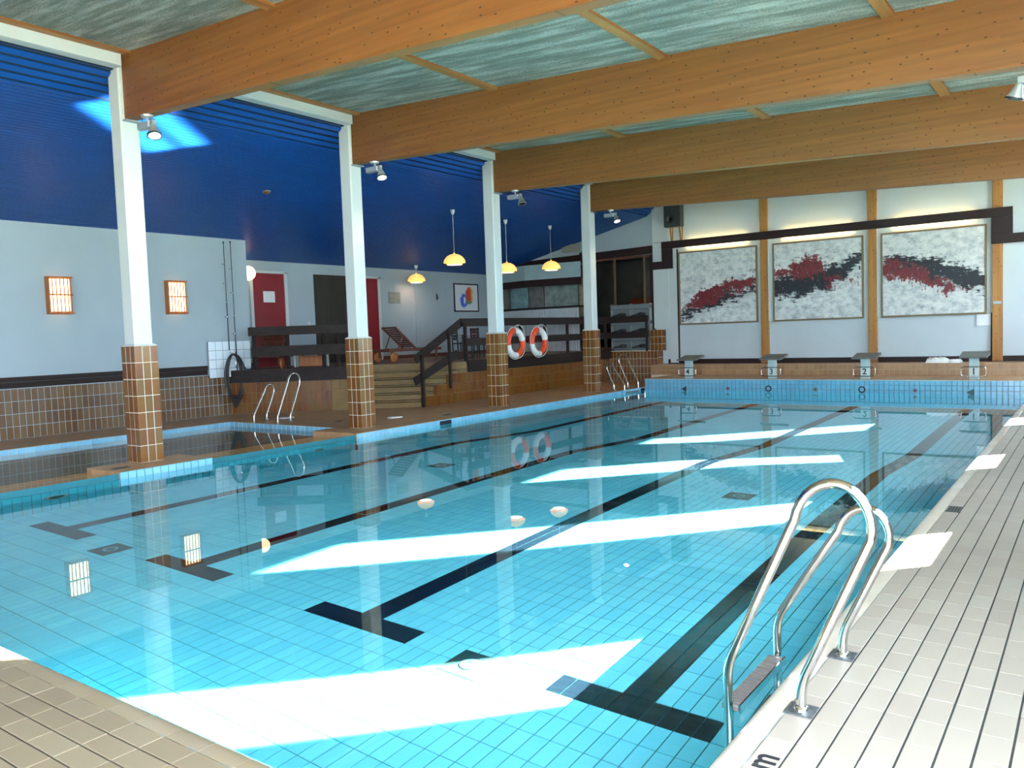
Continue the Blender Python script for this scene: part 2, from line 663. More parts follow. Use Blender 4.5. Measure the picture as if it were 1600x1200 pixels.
# walls of the basin
cells = grid((XL, YN, -2.9), Y1, Z1, int((10.2 - YN) / GX), 11, GX, .2485, .010, .010)
cells = [(o_ + Vector((0, 0, 0)), xd, yd, w, h) for o_, xd, yd, w, h in cells]
lw = grid((XL, YN, -2.62), Y1, Z1, 71, 10, GX, .2485, .010, .010)
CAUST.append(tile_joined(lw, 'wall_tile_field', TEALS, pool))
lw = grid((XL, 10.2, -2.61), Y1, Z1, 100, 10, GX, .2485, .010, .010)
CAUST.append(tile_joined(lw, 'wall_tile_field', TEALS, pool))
rw = grid((XR, YF, -2.62), -Y1, Z1, 171, 10, GX, .2485, .010, .010)
CAUST.append(tile_joined(rw, 'wall_tile_field', POOLS, pool))
fw = grid((XL, YF, -2.62), X1, Z1, 84, 10, GX, .2485, .010, .010)
fw = [(o_, xd, yd, w, h) for o_, xd, yd, w, h in fw]
CAUST.append(tile_joined(fw, 'wall_tile_field', POOLS, pool))
fw = grid((XL, YF, -.135), X1, Z1, 84, 3, GX, .1215, .010, .009)
q = tile_joined([(o_, -(-xd), yd, w, h) for o_, xd, yd, w, h in fw], 'rim_tile_field', SKYBS, pool)
lw = grid((XL, 10.2, -.125), Y1, Z1, 100, 1, GX, .122, .010, .006)
q = tile_joined(lw, 'rim_tile_field', SKYBS, pool)

# water
# hidden margin of the sheet added inside the decks so refracted sun reaches the floor
poly = [(-15.6, YN - .2), (.93, YN - .2), (.93, 24.3), (XL - .1, 24.3), (XL - .1, 10.4), (-12.0, 10.4), (-12.0, 10.85), (-15.6, 10.85)]
wm = MB().add([(x, y, WZ) for x, y in poly], [list(range(len(poly)))], True)
water = wm.build('water', WATER)
struct(water, 'clear still pool water reflecting the columns and the end wall', 'water')
water.cycles.is_caustics_caster = True

# children's pool beside it, with the drowned sill between the two
kb = MB()
kb.add([(-15.4, YN, -.72), (-11.9, YN, -.72), (-11.9, 10.75, -.72), (-15.4, 10.75, -.72)], [(0, 1, 2, 3)])
kb.add([(-15.412, YN, -.8), (-15.412, 10.76, -.8), (-15.412, 10.76, -.01), (-15.412, YN, -.01)], [(0, 1, 2, 3)])
kb.add([(-15.412, 10.762, -.8), (-11.8, 10.762, -.8), (-11.8, 10.762, -.01), (-15.412, 10.762, -.01)], [(3, 2, 1, 0)])
kb.add([(-15.412, YN - .012, -.8), (-10.8, YN - .012, -.8), (-10.8, YN - .012, -.01), (-15.412, YN - .012, -.01)], [(0, 1, 2, 3)])
kids = kb.build('paddling_pool_basin', GROUTP)
struct(kids, 'shallow grey paddling pool left of the swimming pool', 'pool')
CAUST.append(kids)
CAUST.append(tile_joined(grid((-15.39, YN, -.715), X1, Y1, 14, 36, .25, .2425, .006, .006), 'tile_field', KIDS, kids))
cells = grid((-15.398, 2.1, -.125), Y1, Z1, 60, 1, .1442, .122, .011, .006)
cells = [(o_, Y1, Z1, w, h) for o_, xd, yd, w, h in cells]
# facing +x: xdir=+Y, ydir=+Z gives +x
split_field(cells, 60, kids, SKYB, SKYBS, .006, 40)
split_field(grid((-15.4, 10.755, -.125), X1, Z1, 23, 1, .1442, .122, .011, .006), 23, kids, SKYB, SKYBS, .006, 30)
CAUST.append(tile_joined(grid((-15.41, YN, -.71), Y1, Z1, 60, 4, .1442, .1455, .006, .006), 'wall_tile_field', KIDS, kids))
CAUST.append(tile_joined(grid((-15.4, 10.755, -.71), X1, Z1, 23, 4, .1442, .1455, .006, .006), 'wall_tile_field', KIDS, kids))
sill = MB().box(-12.02, XL - .012, YN, 10.3, -2.9, -.142).build('pool_sill', GROUT)
struct(sill, 'tan tiled sill just under water between the two pools', 'pool sill')
CAUST.append(sill)
CAUST.append(tile_joined(grid((-12.02, YN, -.142), X1, Y1, 9, 34, .1265, .2405, .005, .005), 'tile_field', SILLS, sill))

# ------------------------------------------------------------------ decks
fr = MB().box(-1.12, .99, -8, 24.5, -.3, -.006).build('floor', GROUTD)
struct(fr, 'cream tiled deck along the right edge of the pool', 'floor')
cells = []
for i in range(-23, 1):
    for j in range(-34, 103):
        x0 = -.391 + .1215 * (i + 17)
        y0 = 3.5 + .2385 * (j - 14)
        if x0 > .85 or y0 > 24.3 or x0 < -1.13:
            continue
        cells.append((Vector((x0 + .0045, y0 + .002, -.006)), X1, Y1, .1215 - .009, .2385 - .004))
split_field(cells, 300, fr, DECK, DECKS, .006)
fn = MB().box(-17.03, -1.12, -8, 1.895, -.3, -.006).build('floor', GROUTD)
struct(fn, 'cream tiled deck at the near end of the pool', 'floor')
cells = []
for i in range(66):
    for j in range(60):
        x0 = -1.125 - .2438 * (i + 1)
        y0 = 1.895 - .1205 * (j + 1)
        if j % 1 == 0:
            cells.append((Vector((x0 + .0015, y0 + .004, -.006)), X1, Y1, .2438 - .003, .1205 - .008))
split_field(cells, 300, fn, DECKN, DECKNS, .006)


# rounded coping
def coping_mesh(L):
    mb = MB()
    prof = [(0, 0), (.055, .0005), (.085, -.003), (.108, -.012), (.122, -.028), (.128, -.05), (.128, -.10), (0, -.10)]
    n = len(prof)
    a = [(.0012, p, z) for p, z in prof]
    c = [(L - .0012, p, z) for p, z in prof]
    mb.add(a, [list(range(n))])
    mb.add(c, [list(range(n - 1, -1, -1))])
    mb.add(a[:7] + c[:7], [(i, 7 + i, 8 + i, i + 1) for i in range(6)], True)
    return mb


cm = coping_mesh(.2385).mesh('coping_tile', COPE)
for j in range(83):
    ob = bpy.data.objects.new('coping_tile', cm)
    COL.objects.link(ob)
    ob.parent = fr
    ob.location = (-1.122, 3.5 + .2385 * (j - 6 + 1), 0)
    ob.location.y = 2.06 + .2385 * j + .2385 - .2385
    # local x along +y, local y towards the pool (-x)
    ob.rotation_euler = (0, 0, PI / 2)
cm2 = coping_mesh(.2438).mesh('coping_tile', tile_pm('beige_coping_tile', [(0, s2l((132, 116, 92))), (1, s2l((138, 122, 98)))], .22))
for j in range(60):
    ob = bpy.data.objects.new('coping_tile', cm2)
    COL.objects.link(ob)
    ob.parent = fn
    ob.location = (-1.12 - .2438 * (j + 1), 1.893, 0)

fl = MB()
for a in ((-17.03, -15.4, -8, 10.75), (-17.03, XL, 10.75, 24.5), (-12.05, XL, 10.2, 10.75)):
    fl.box(a[0], a[1], a[2], a[3], -.9, -.006)
fl = fl.build('floor', GROUT)
struct(fl, 'tan tiled deck between the columns and the raised terrace', 'floor')
cells = grid((-17.03, -1, -.006), X1, Y1, 13, 48, .1254, .2448, .005, .005) + grid((-17.03, 10.75, -.006), X1, Y1, 49, 56, .1257, .2455, .005, .005) + grid((-12.05, 10.2, -.006), X1, Y1, 9, 2, .1311, .275, .005, .005)
tile_joined(cells, 'tile_field', TANS, fl)
# tan face of the deck corner towards the near end and blue rim handled above
split_field(grid((-12.05, 10.2, -.125), X1, Z1, 9, 1, .1311, .122, .004, .004), 9, fl, TAN, TANS, .006, 30)

# ------------------------------------------------------------------ raised pool end and bench
pe = MB().box(XL - .012, 1.62, YF + .012, 23.6, -.3, .235).build('pool_end_platform', GROUT)
struct(pe, 'raised tan end of the pool carrying the starting blocks', 'platform')
tile_joined(grid((XL - .012, YF + .012, .235), X1, Y1, 100, 8, .1249, .2355, .005, .005), 'tile_field', TANS, pe)
tile_joined(grid((XL - .012, 23.6, 0), -Y1, Z1, 8, 1, .2355, .235, .005, .005), 'side_tile_field', TANS, pe)
be = MB().box(-11.6, 1.62, 23.612, 24.5, -.1, .54).build('tiled_bench', GROUT)
struct(be, 'long tan tiled bench along the foot of the end wall', 'bench')
tile_joined(grid((-11.6, 23.612, .235), X1, Z1, 100, 2, .1322, .1525, .005, .005), 'tile_field', TANS, be)
tile_joined(grid((-11.6, 23.612, .54), X1, Y1, 100, 4, .1322, .22, .005, .005), 'seat_tile_field', TANS, be)
# ------------------------------------------------------------------ terrace (raised platform)
A = Vector((-17.03, 11.95))
U = Vector((.806, .592))
NN = Vector((-.592, .806))
NEW = A + U * 4.59
XP = -13.35
RISE, TREAD = .17, .29


def ln(s, off):
    return A + U * s + NN * off


def onP(off):
    p = NEW + NN * off
    t = (XP - p.x) / U.x
    return p + U * t


poly = [A, ln(2.43, 0), ln(2.43, .02), ln(2.86, .02), ln(2.86, 1.45), onP(1.45), Vector((XP, 24.48)), Vector((-18.38, 24.48)), Vector((-18.38, 12.6)), Vector((-17.03, 12.6))]
te = MB().prism([tuple(v) for v in poly], -.2, 1.02).build('terrace', pm('terrace_floor', s2l((112, 84, 66)), .6))
struct(te, 'raised terrace with brown tiled front behind the columns', 'terrace')
# diagonal front, facing the pool: xdir=U, ydir=Z  -> normal = U x Z
U3, N3 = Vector((U.x, U.y, 0)), Vector((NN.x, NN.y, 0))
o3 = Vector((A.x, A.y, 0))
split_field(grid(o3 + U3 * .02, U3, Z1, 20, 3, .1205, .245, .009, .008), 60, te, BROWN, BROWNS, .003, 20)
# sandstone cheek
ch = MB()
for z0, z1, s0, s1 in ((0, .245, 2.44, 2.86), (.25, .52, 2.44, 2.86), (.525, .80, 2.44, 2.64), (.525, .80, 2.645, 2.86)):
    p = [ln(s0, .03), ln(s0, -.02), ln(s1, -.02), ln(s1, .03)]
    MB_ = MB().prism([tuple(v) for v in p], z0, z1)
    q = MB_.build('stone_block', SANDS, te)
# long side facing the pool (+x)
yy = onP(0).y
ncol = int((24.4 - yy) / .1205)
cells = []
for i in range(ncol):
    y0 = yy + .02 + i * .1205
    off = (y0 - NEW.y) / 1.24
    for j in range(3):
        if j * .245 + .245 > RISE * (1 + max(0, off) / TREAD) + .12:
            continue
        cells.append((Vector((XP, y0, j * .245 + .0025)), Y1, Z1, .1115, .238))
tile_joined(cells, 'tile_field', BROWNS, te, .003)
# timber edge boards
def ebar(a, b, z0, z1, th, name, parent, mat=DARKW):
    m_ = MB().bar((a[0], a[1], (z0 + z1) / 2), (b[0], b[1], (z0 + z1) / 2), th, z1 - z0)
    return m_.build(name, mat, parent)


p0, p1 = ln(.02, -.03), ln(2.86, -.03)
ebar(p0, p1, .80, 1.05, .06, 'edge_board', te)
ebar(p0 - NN * .025, p1 - NN * .025, .745, .80, .04, 'edge_batten', te)
q0 = onP(1.45)
ebar((XP + .03, q0.y + .05), (XP + .03, 24.4), .80, 1.05, .06, 'edge_board', te, DARKWY)
ebar((XP + .02, q0.y + .05), (XP + .02, 24.4), .742, .80, .04, 'edge_batten', te, DARKWY)

st = empty('staircase', (NEW.x, NEW.y, 0), 'six sandstone steps climbing from the deck to the terrace', 'stairs')
for k in range(5):
    off = TREAD * k
    p = [ln(2.862, off + .02), onP(off + .02), onP(1.45), ln(2.862, 1.45)]
    MB().prism([(v.x - NEW.x, v.y - NEW.y) for v in p], RISE * k + .002, RISE * (k + 1) - .046).build('riser', SANDS, st)  # open gap left under each tread to draw a shadow line
    p = [ln(2.862, off - .03), onP(off - .03), onP(1.45), ln(2.862, 1.45)]
    MB().prism([(v.x - NEW.x, v.y - NEW.y) for v in p], RISE * (k + 1) - .022, RISE * (k + 1)).build('tread', SANDS, st)
p = [ln(2.862, 1.452), onP(1.452), onP(1.44), ln(2.862, 1.44)]
MB().prism([(v.x - NEW.x, v.y - NEW.y) for v in p[::-1]], RISE * 5 + .002, 1.0).build('riser', SANDS, st)

# ------------------------------------------------------------------ columns
CY = [6.615, 11.045, 15.475, 19.905]
CX = -11.6


def beam_bot(x):
    return 4.975 - .0465 * (x + 11.1)


def beam_top(x):
    return 5.90 - .0535 * (x + 11.1)


col_labels = ['white column with brown tiled foot on the tiled islet, nearest the camera',
              'white column with brown tiled foot at the corner of the deck',
              'white column with brown tiled foot hiding part of the left life ring',
              'white column with brown tiled foot farthest along the pool, beside the far ladder']
for cy, lb in zip(CY, col_labels):
    t = empty('column', (CX, cy, 0), lb, 'column', 'row of white columns along the pool', kind='structure')
    R = .178
    MB().box(-R + .0005, R - .0005, -R + .0005, R - .0005, 0, 1.715).build('tiled_foot', GROUT, t)
    for side in range(4):
        if side == 0:
            o_, xd = Vector((-.1845, -R, 0)), X1
        elif side == 1:
            o_, xd = Vector((R, -.1845, 0)), Y1
        elif side == 2:
            o_, xd = Vector((.1845, R, 0)), -X1
        else:
            o_, xd = Vector((-R, .1845, 0)), -Y1
        cells = grid(o_, xd, Z1, 3, 7, .123, .245, .008, .008)
        if side < 2:
            for c in cells:
                tile_part(*c[:5], .003, BROWN, t)
        else:
            tile_joined(cells, 'rear_tile_field', BROWNS, t, .003)
    cap = MB().hexa([(-.187, -.187, 1.715), (.187, -.187, 1.715), (.187, .187, 1.715), (-.187, .187, 1.715), (-.15, -.15, 1.745), (.15, -.15, 1.745), (.15, .15, 1.745), (-.15, .15, 1.745)])
    cap.build('sloped_cap', WHITE, t)
    a, c = .145, .022
    poly = [(-a + c, -a), (a - c, -a), (a, -a + c), (a, a - c), (a - c, a), (-a + c, a), (-a, a - c), (-a, -a + c)]
    sh = MB().prism(poly, 1.74, 5.86)
    sh.build('shaft', WHITE, t)
    MB().box(.14, .24, -.12, .12, 4.955, 4.975).build('seat_plate', GREY, t)

# islet under the first column
isl = MB().box(-11.74, XL, 5.80, 7.24, -.9, -.006).build('islet', GROUT)
struct(isl, 'tan tiled islet standing in the water under the nearest column', 'islet')
cells = grid((-11.74, 5.8, -.006), X1, Y1, 7, 6, .1243, .24, .004, .004)
split_field(cells, 60, isl, TAN, TANS, .006, 30)
split_field(grid((-11.74, 5.8, -.125), X1, Z1, 7, 1, .1243, .122, .004, .004), 9, isl, TAN, TANS, .006, 20)
MB().box(XL - .01, XL + .002, 5.80, 7.24, -.9, -.004).build('face_backing', GROUTP, isl)
split_field(grid((XL + .002, 5.8, -.125), Y1, Z1, 12, 1, .12, .122, .010, .006), 12, isl, SKYB, SKYBS, .008, 20)
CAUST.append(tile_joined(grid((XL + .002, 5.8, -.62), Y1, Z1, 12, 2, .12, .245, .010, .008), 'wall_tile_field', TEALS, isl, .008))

# ------------------------------------------------------------------ roof beams
beam_labels = {0: 'long glulam timber roof beam carried by the nearest column', 1: 'long glulam timber roof beam carried by the second nearest column',
               2: 'long glulam timber roof beam carried by the third column', 3: 'long glulam timber roof beam carried by the farthest column',
               -1: 'glulam timber roof beam over the near end of the pool'}
BH = .085
XB = CX + .147


def make_beam(y, label):
    x1 = .94
    p = [(XB, -BH, beam_bot(XB)), (x1, -BH, beam_bot(x1)), (x1, BH, beam_bot(x1)), (XB, BH, beam_bot(XB)),
         (XB, -BH, beam_top(XB)), (x1, -BH, beam_top(x1)), (x1, BH, beam_top(x1)), (XB, BH, beam_top(XB))]
    o_ = MB().hexa(p).build('roof_beam', BEAMW)
    o_.location = (0, y, 0)
    tag(o_, label, 'beam', 'glulam roof beams across the hall', 'structure')


for i in (-1, 0, 1, 2, 3):
    make_beam(6.615 + 4.43 * i if i < 0 else CY[i], beam_labels[i])

# roof: wood-wool panels, battens
ce = empty('ceiling', (0, 0, 0), 'grey-green wood-wool board ceiling between the timber beams', 'ceiling', kind='structure')
bays = [(-8.0, 6.615 - 4.43), (6.615 - 4.43, CY[0]), (CY[0], CY[1]), (CY[1], CY[2]), (CY[2], CY[3]), (CY[3], 24.5)]
xs = [-11.45, -8.09, -5.08, -2.12, .99]
rz = lambda x: beam_top(x) - .01
for a, c in bays:
    for x0, x1 in zip(xs[:-1], xs[1:]):
        n = max(1, round((c - a) / 2.2))
        for i in range(n):
            y0, y1 = a + (c - a) * i / n + .004, a + (c - a) * (i + 1) / n - .004
            MB().hexa([(x0, y0, rz(x0)), (x1, y0, rz(x1)), (x1, y1, rz(x1)), (x0, y1, rz(x0)), (x0, y0, rz(x0) + .06), (x1, y0, rz(x1) + .06), (x1, y1, rz(x1) + .06), (x0, y1, rz(x0) + .06)]).build('panel', BOARD, ce)
    for x in xs[1:4]:
        MB().hexa([(x - .075, a + BH, rz(x) - .045), (x + .075, a + BH, rz(x) - .045), (x + .075, c - BH, rz(x) - .045), (x - .075, c - BH, rz(x) - .045), (x - .075, a + BH, rz(x) + .01), (x + .075, a + BH, rz(x) + .01), (x + .075, c - BH, rz(x) + .01), (x - .075, c - BH, rz(x) + .01)]).build('batten', BATTENW, ce)
    MB().box(-11.33, -11.20, a + BH, c - BH, 5.862, 5.90).build('batten', BATTENW, ce)
MB().hexa([(-11.6, -8.2, 5.98), (1.0, -8.2, 5.34), (1.0, 24.7, 5.34), (-11.6, 24.7, 5.98), (-11.6, -8.2, 6.1), (1.0, -8.2, 5.46), (1.0, 24.7, 5.46), (-11.6, 24.7, 6.1)]).build('roof_deck', VOID, ce)
MB().box(-11.64, -11.57, -8.2, 24.7, 5.70, 6.12).build('closing_board', VOID, ce)  # unseen board added to keep sky light from leaking over the fascia
fa = empty('trim_1', (-11.36, 8, 5.8), 'white fascia board running between the column heads under the roof', 'fascia', kind='structure')
fy = [-8.0, CY[0] - .15, CY[0] + .15, CY[1] - .15, CY[1] + .15, CY[2] - .15, CY[2] + .15, CY[3] - .15, CY[3] + .15, 24.49]
for a, c in zip(fy[::2], fy[1::2]):
    MB().cbox(-.03, .03, a - 8, c - 8, -.10, .09, .004).build('board', WHITE, fa)
    MB().box(-.16, -.03, a - 8, c - 8, -.10, -.07).build('soffit_board', WHITE, fa)

# blue slatted ceiling
cb = empty('ceiling', (0, 0, 0), 'deep blue slatted timber ceiling sloping down over the terrace', 'ceiling', kind='structure')
c0, c1 = Vector((-11.52, 0, 5.76)), Vector((-12.02, 0, 5.375))
dr = (c1 - c0).normalized()
nr = Vector((-dr.z, 0, dr.x))
L = (c1 - c0).length


def slat(p, q, y0, y1, th, name):
    d_ = (q - p).normalized()
    n_ = Vector((-d_.z, 0, d_.x))
    if n_.z < 0:
        n_ = -n_
    P = [p, q, q + n_ * th, p + n_ * th]
    vs_ = [(v.x, y0, v.z) for v in P] + [(v.x, y1, v.z) for v in P]
    return vs_, [(0, 1, 2, 3), (7, 6, 5, 4), (0, 4, 5, 1), (1, 5, 6, 2), (2, 6, 7, 3), (3, 7, 4, 0)]


for i in range(5):
    a, c = c0 + dr * (L * i / 5 + .020), c0 + dr * (L * (i + 1) / 5 - .020)
    v_, f_ = slat(a, c, -8, 24.48, .02, 'slat')
    MB().add(v_, f_).build('slat', BLUE, cb)
sl = MB()
x = -12.03
pitch = .092
plane_z = lambda x: 4.217 + .23 * (x + 17)
while x > -18.5:
    a = Vector((x - .008, 0, plane_z(x - .008)))
    c = Vector((x - pitch + .010, 0, plane_z(x - pitch + .010)))
    v_, f_ = slat(a, c, -8, 24.48, .02, 's')
    sl.add(v_, f_)
    x -= pitch
tag(sl.build('slat_field', BLUE, cb), kind='stuff')
bk = MB()
for a, c in ((c0, c1), (Vector((-12.0, 0, plane_z(-12.0))), Vector((-18.6, 0, plane_z(-18.6))))):
    v_, f_ = slat(a + Vector((0, 0, .03)), c + Vector((0, 0, .03)), -8.1, 24.6, .05, 'b')
    bk.add(v_, f_)
bk.build('backing', VOID, cb)

# ------------------------------------------------------------------ walls
w = MB().box(-17.3, -17.03, -8.2, 12.6, -.3, 5).build('wall_left', WALLW)
struct(w, 'pale plastered left wall with two lanterns', 'wall')
split_field(grid((-17.03, 4.0, 0), Y1, Z1, 69, 4, .1225, .2425, .009, .008), 300, w, WALLB, WALLBS, .004, 60)
tile_joined(grid((-17.03, -2.0, 0), Y1, Z1, 48, 4, .1225, .2425, .009, .008), 'tile_field', WALLBS, w, .004)
MB().box(-17.03, -17.0, -8, 11.34, .985, 1.10).build('dado_board', DARKWY, w)
MB().box(-17.03, -16.985, -8, 11.34, 1.105, 1.20).build('dado_board', DARKWY, w)
MB().box(-17.03, -17.0, 12.54, 12.6, .985, 1.2).build('dado_board', DARKWY, w)

w = MB().box(-18.6, -18.4, 12.3, 24.7, .9, 5).build('wall_back', WALLW)
struct(w, 'pale wall with three doors at the back of the terrace', 'wall')
MB().box(-18.4, -17.2, 12.3, 12.6, .9, 5).build('wall_return', WALLW, w)
MB().box(-18.4, -18.36, 20.1, 20.19, 1.02, 3.9).build('cable_duct', WALLW, w)
MB().box(-18.4, -18.385, 18.55, 24.4, 1.02, 1.13).build('skirting', MAHOG, w)

# doors
def door(n, y0, y1, z1, mat, lb, frame=True):
    t = empty('door_%d' % n, (-18.4, (y0 + y1) / 2, 1.02), lb, 'door', kind='structure')
    h = z1 - 1.02
    wd = (y1 - y0) / 2
    MB().cbox(.0, .03, -wd, wd, .005, h, .004).build('leaf', mat, t)
    if frame:
        for a, c in ((-wd - .10, -wd - .005), (wd + .005, wd + .10)):
            MB().box(0, .05, a, c, 0, h + .06).build('jamb', WHITE, t)
        MB().box(0, .05, -wd - .10, wd + .10, h + .01, h + .07).build('lintel', WHITE, t)
    MB().lathe([(.0, 0), (.022, .0), (.022, .012), (.012, .02), (.012, .05), (.024, .055), (.02, .075), (0, .08)], (.03, -wd + .09, 1.02), (1, 0, 0), 10).build('knob', CHROME, t)
    return t


door(1, 13.75, 14.79, 3.56, RED, 'red door with a white notice at the left of the terrace')
door(2, 15.86, 17.12, 3.6, DDOOR, 'dark brown door between the two red doors', False)
door(3, 17.35, 18.40, 3.55, RED, 'red door partly hidden by the second column')
o = MB().cbox(0, .004, -.19, .19, -.15, .15, .001).build('notice', PAPER, None, (-18.364, 14.26, 2.93))
tag(o, 'white paper notice taped to the left red door', 'notice')
o = MB().cbox(0, .03, -.255, .255, -.18, .18, .004).build('wall_plaque', pm('grey_plaque', (.22, .25, .22), .6, noise=.3, scale=14), None, (-18.4, 19.16, 2.98))
tag(o, 'square grey plaque on the terrace wall right of the doors', 'plaque')
o = MB().cbox(0, .02, -.04, .04, -.06, .06, .004).build('light_switch', WHITE, None, (-18.4, 15.62, 2.2))
tag(o, 'small white switch on the wall left of the dark door', 'switch')
t = empty('coat_hook', (-18.4, 21.23, 3.03), 'small black hook on the terrace wall left of the framed print', 'hook')
MB().cbox(0, .012, -.03, .03, -.10, .10, .003).build('back_plate', BLACK, t)
MB().tube([(.01, 0, -.02), (.05, 0, -.06), (.06, 0, -.02), (.07, 0, .02)], .008, 8).build('hook_arm', BLACK, t)

# framed colour print
PRINT, nt, b = new_mat('colour_print')
tc = N(nt, 'ShaderNodeTexCoord')
prev = None
base = (.62, .66, .68)
nz = N(nt, 'ShaderNodeTexNoise')
nz.inputs['Scale'].default_value = 5
nt.links.new(tc.outputs['Object'], nz.inputs['Vector'])
wv = N(nt, 'ShaderNodeVectorMath', operation='MULTIPLY_ADD')
nt.links.new(nz.outputs['Color'], wv.inputs[0])
wv.inputs[1].default_value = (.25, .25, .25)
nt.links.new(tc.outputs['Object'], wv.inputs[2])
cur = None
for (cy_, cz_, ry, rz_, c) in ((-.12, .0, .22, .30, (.06, .12, .55)), (.14, .02, .20, .16, (.03, .25, .12)), (.20, .26, .22, .28, (.70, .30, .03)), (.12, .22, .16, .30, (.55, .06, .03)), (-.10, .02, .06, .16, (.62, .66, .68))):
    sub = N(nt, 'ShaderNodeVectorMath', operation='SUBTRACT')
    nt.links.new(wv.outputs[0], sub.inputs[0])
    sub.inputs[1].default_value = (0.12, cy_ + .12, cz_ + .0)
    sc_ = N(nt, 'ShaderNodeVectorMath', operation='MULTIPLY')
    nt.links.new(sub.outputs[0], sc_.inputs[0])
    sc_.inputs[1].default_value = (0, 1 / ry, 1 / rz_)
    le = N(nt, 'ShaderNodeVectorMath', operation='LENGTH')
    nt.links.new(sc_.outputs[0], le.inputs[0])
    rr = ramp(nt, [(.75, (1, 1, 1)), (1.0, (0, 0, 0))])
    nt.links.new(le.outputs['Value'], rr.inputs[0])
    mxx = N(nt, 'ShaderNodeMixRGB')
    nt.links.new(rr.outputs[0], mxx.inputs[0])
    if cur is None:
        mxx.inputs[1].default_value = (*base, 1)
    else:
        nt.links.new(cur, mxx.inputs[1])
    mxx.inputs[2].default_value = (*c, 1)
    cur = mxx.outputs[0]
nt.links.new(cur, b.inputs['Base Color'])
t = empty('framed_print', (-18.4, 22.82, 3.03), 'framed print of blue, orange and green shapes on the terrace wall', 'picture')
W2, H2 = .66, .47
MB().box(.005, .02, -W2, W2, -H2, H2).build('print_sheet', PRINT, t)
for a in ((-W2 - .03, W2 + .03, -H2 - .03, -H2 + .015), (-W2 - .03, W2 + .03, H2 - .015, H2 + .03)):
    MB().cbox(0, .035, a[0], a[1], a[2], a[3], .003).build('frame_rail', DARKT, t)
for a in ((-W2 - .03, -W2 + .015), (W2 - .015, W2 + .03)):
    MB().cbox(0, .034, a[0], a[1], -H2, H2, .003).build('frame_stile', DARKT, t)

# far wall
YW = 24.5
w = MB().box(-11.85, 1.8, YW, YW + .25, -.3, 6.2).build('wall_far', PANELW)
struct(w, 'white end wall behind the starting blocks', 'wall')
for x in (-8.2, -5.17, -2.17):
    MB().cbox(x - .115, x + .115, YW - .10, YW, .56, 5.9, .008).build('post', POSTW, w)
    MB().box(x - .15, x - .118, YW - .05, YW, .56, 4.22).build('post_liner', DARKT if x > -3 else WHITE, w)
MB().box(-11.3, -11.0, YW - .06, YW, .58, 4.25).build('edge_panel', WHITE, w)
MB().box(-11.02, -10.99, YW - .065, YW, .58, 4.2).build('edge_batten', DARKT, w)
for a, c in ((-11.4, -8.32), (-8.08, -5.29), (-5.05, -2.29), (-2.05, 1.6)):
    MB().box(a, c, YW - .03, YW, .50, .69).build('skirting_board', DARKT, w)
pi_ = MB().box(-11.84, -11.3, YW - .09, YW + .05, 3.85, 5.9).build('wall_pilaster', WHITE)
struct(pi_, 'white boxed pilaster at the left end of the end wall', 'pilaster')
MB().box(-11.84, -11.3, YW - .09, YW + .05, 1.70, 3.6).build('lower_casing', WHITE, pi_)
MB().box(-11.845, -11.295, YW - .095, YW - .088, 4.46, 4.47).build('joint', DARKT, pi_)
# dark pelmet trim
tr = empty('trim_2', (-6.7, YW, 4.35), 'dark brown pelmet board stepping across the end wall over the paintings', 'trim', kind='structure')
def tb(x0, x1, z0, z1, d0=.16):
    MB().cbox(x0 + 6.7, x1 + 6.7, -d0, -d0 + .03, z0 - 4.35, z1 - 4.35, .004).build('board', DARKT, tr)
tb(-11.5, -1.83, 4.235, 4.47)
tb(-11.5, -11.12, 3.60, 4.233, .15)
tb(-11.86, -11.505, 3.60, 3.85, .15)
tb(-2.30, -1.83, 3.80, 4.233, .15)
tb(-2.30, 1.6, 3.56, 3.798, .15)
# brown tiled wall left of the bench
w = MB().box(-13.36, -11.6, 24.1, YW, 0, .98).box(-11.84, -11.44, 24.1, YW - .1, .98, 1.66).build('wall_far', GROUT)
struct(w, 'brown tiled low wall left of the starting blocks', 'wall')
tile_joined(grid((-13.34, 24.1, 0), X1, Z1, 14, 4, .1243, .245, .010, .009), 'tile_field', BROWNS, w, .003)
tile_joined(grid((-11.84, 24.1, .98), X1, Z1, 3, 3, .1333, .2267, .010, .009), 'tile_field', BROWNS, w, .003)
tile_joined(grid((-11.44, 24.1, .98), Y1, Z1, 2, 3, .15, .2267, .010, .009), 'side_tile_field', BROWNS, w, .008)
tile_joined(grid((-11.6, 24.1, .55), Y1, Z1, 3, 2, .1333, .215, .010, .009), 'side_tile_field', BROWNS, w, .008)
MB().box(-13.36, -11.85, 24.08, YW, .98, 1.0).build('ledge', GROUT, w)
MB().box(-11.6, -11.0, 24.1, 24.3, .0, .50).build('low_block', BROWNS, w)

# gable wall over the bar
g0, g1 = -18.4, -11.84
ga = MB().add([(g0, YW, 4.05), (g1, YW, 4.05), (g1, YW, 5.9), (-12.0, YW, 5.5), (g0, YW, plane_z(g0)),
               (g0, YW + .2, 4.05), (g1, YW + .2, 4.05), (g1, YW + .2, 5.9), (-12.0, YW + .2, 5.5), (g0, YW + .2, plane_z(g0))],
              [(0, 1, 2, 3, 4), (9, 8, 7, 6, 5), (0, 5, 6, 1)]).build('wall_far', WALLW)
struct(ga, 'white gable wall above the bar under the blue ceiling', 'wall')
tr3 = MB().hexa([(-18.3, YW - .06, 4.02), (-11.84, YW - .06, 4.14), (-11.84, YW, 4.14), (-18.3, YW, 4.02), (-18.3, YW - .06, 4.24), (-11.84, YW - .06, 4.40), (-11.84, YW, 4.40), (-18.3, YW, 4.24)]).build('trim_3', DARKT)
struct(tr3, 'dark trim board along the gable above bar and glazed screen', 'trim')

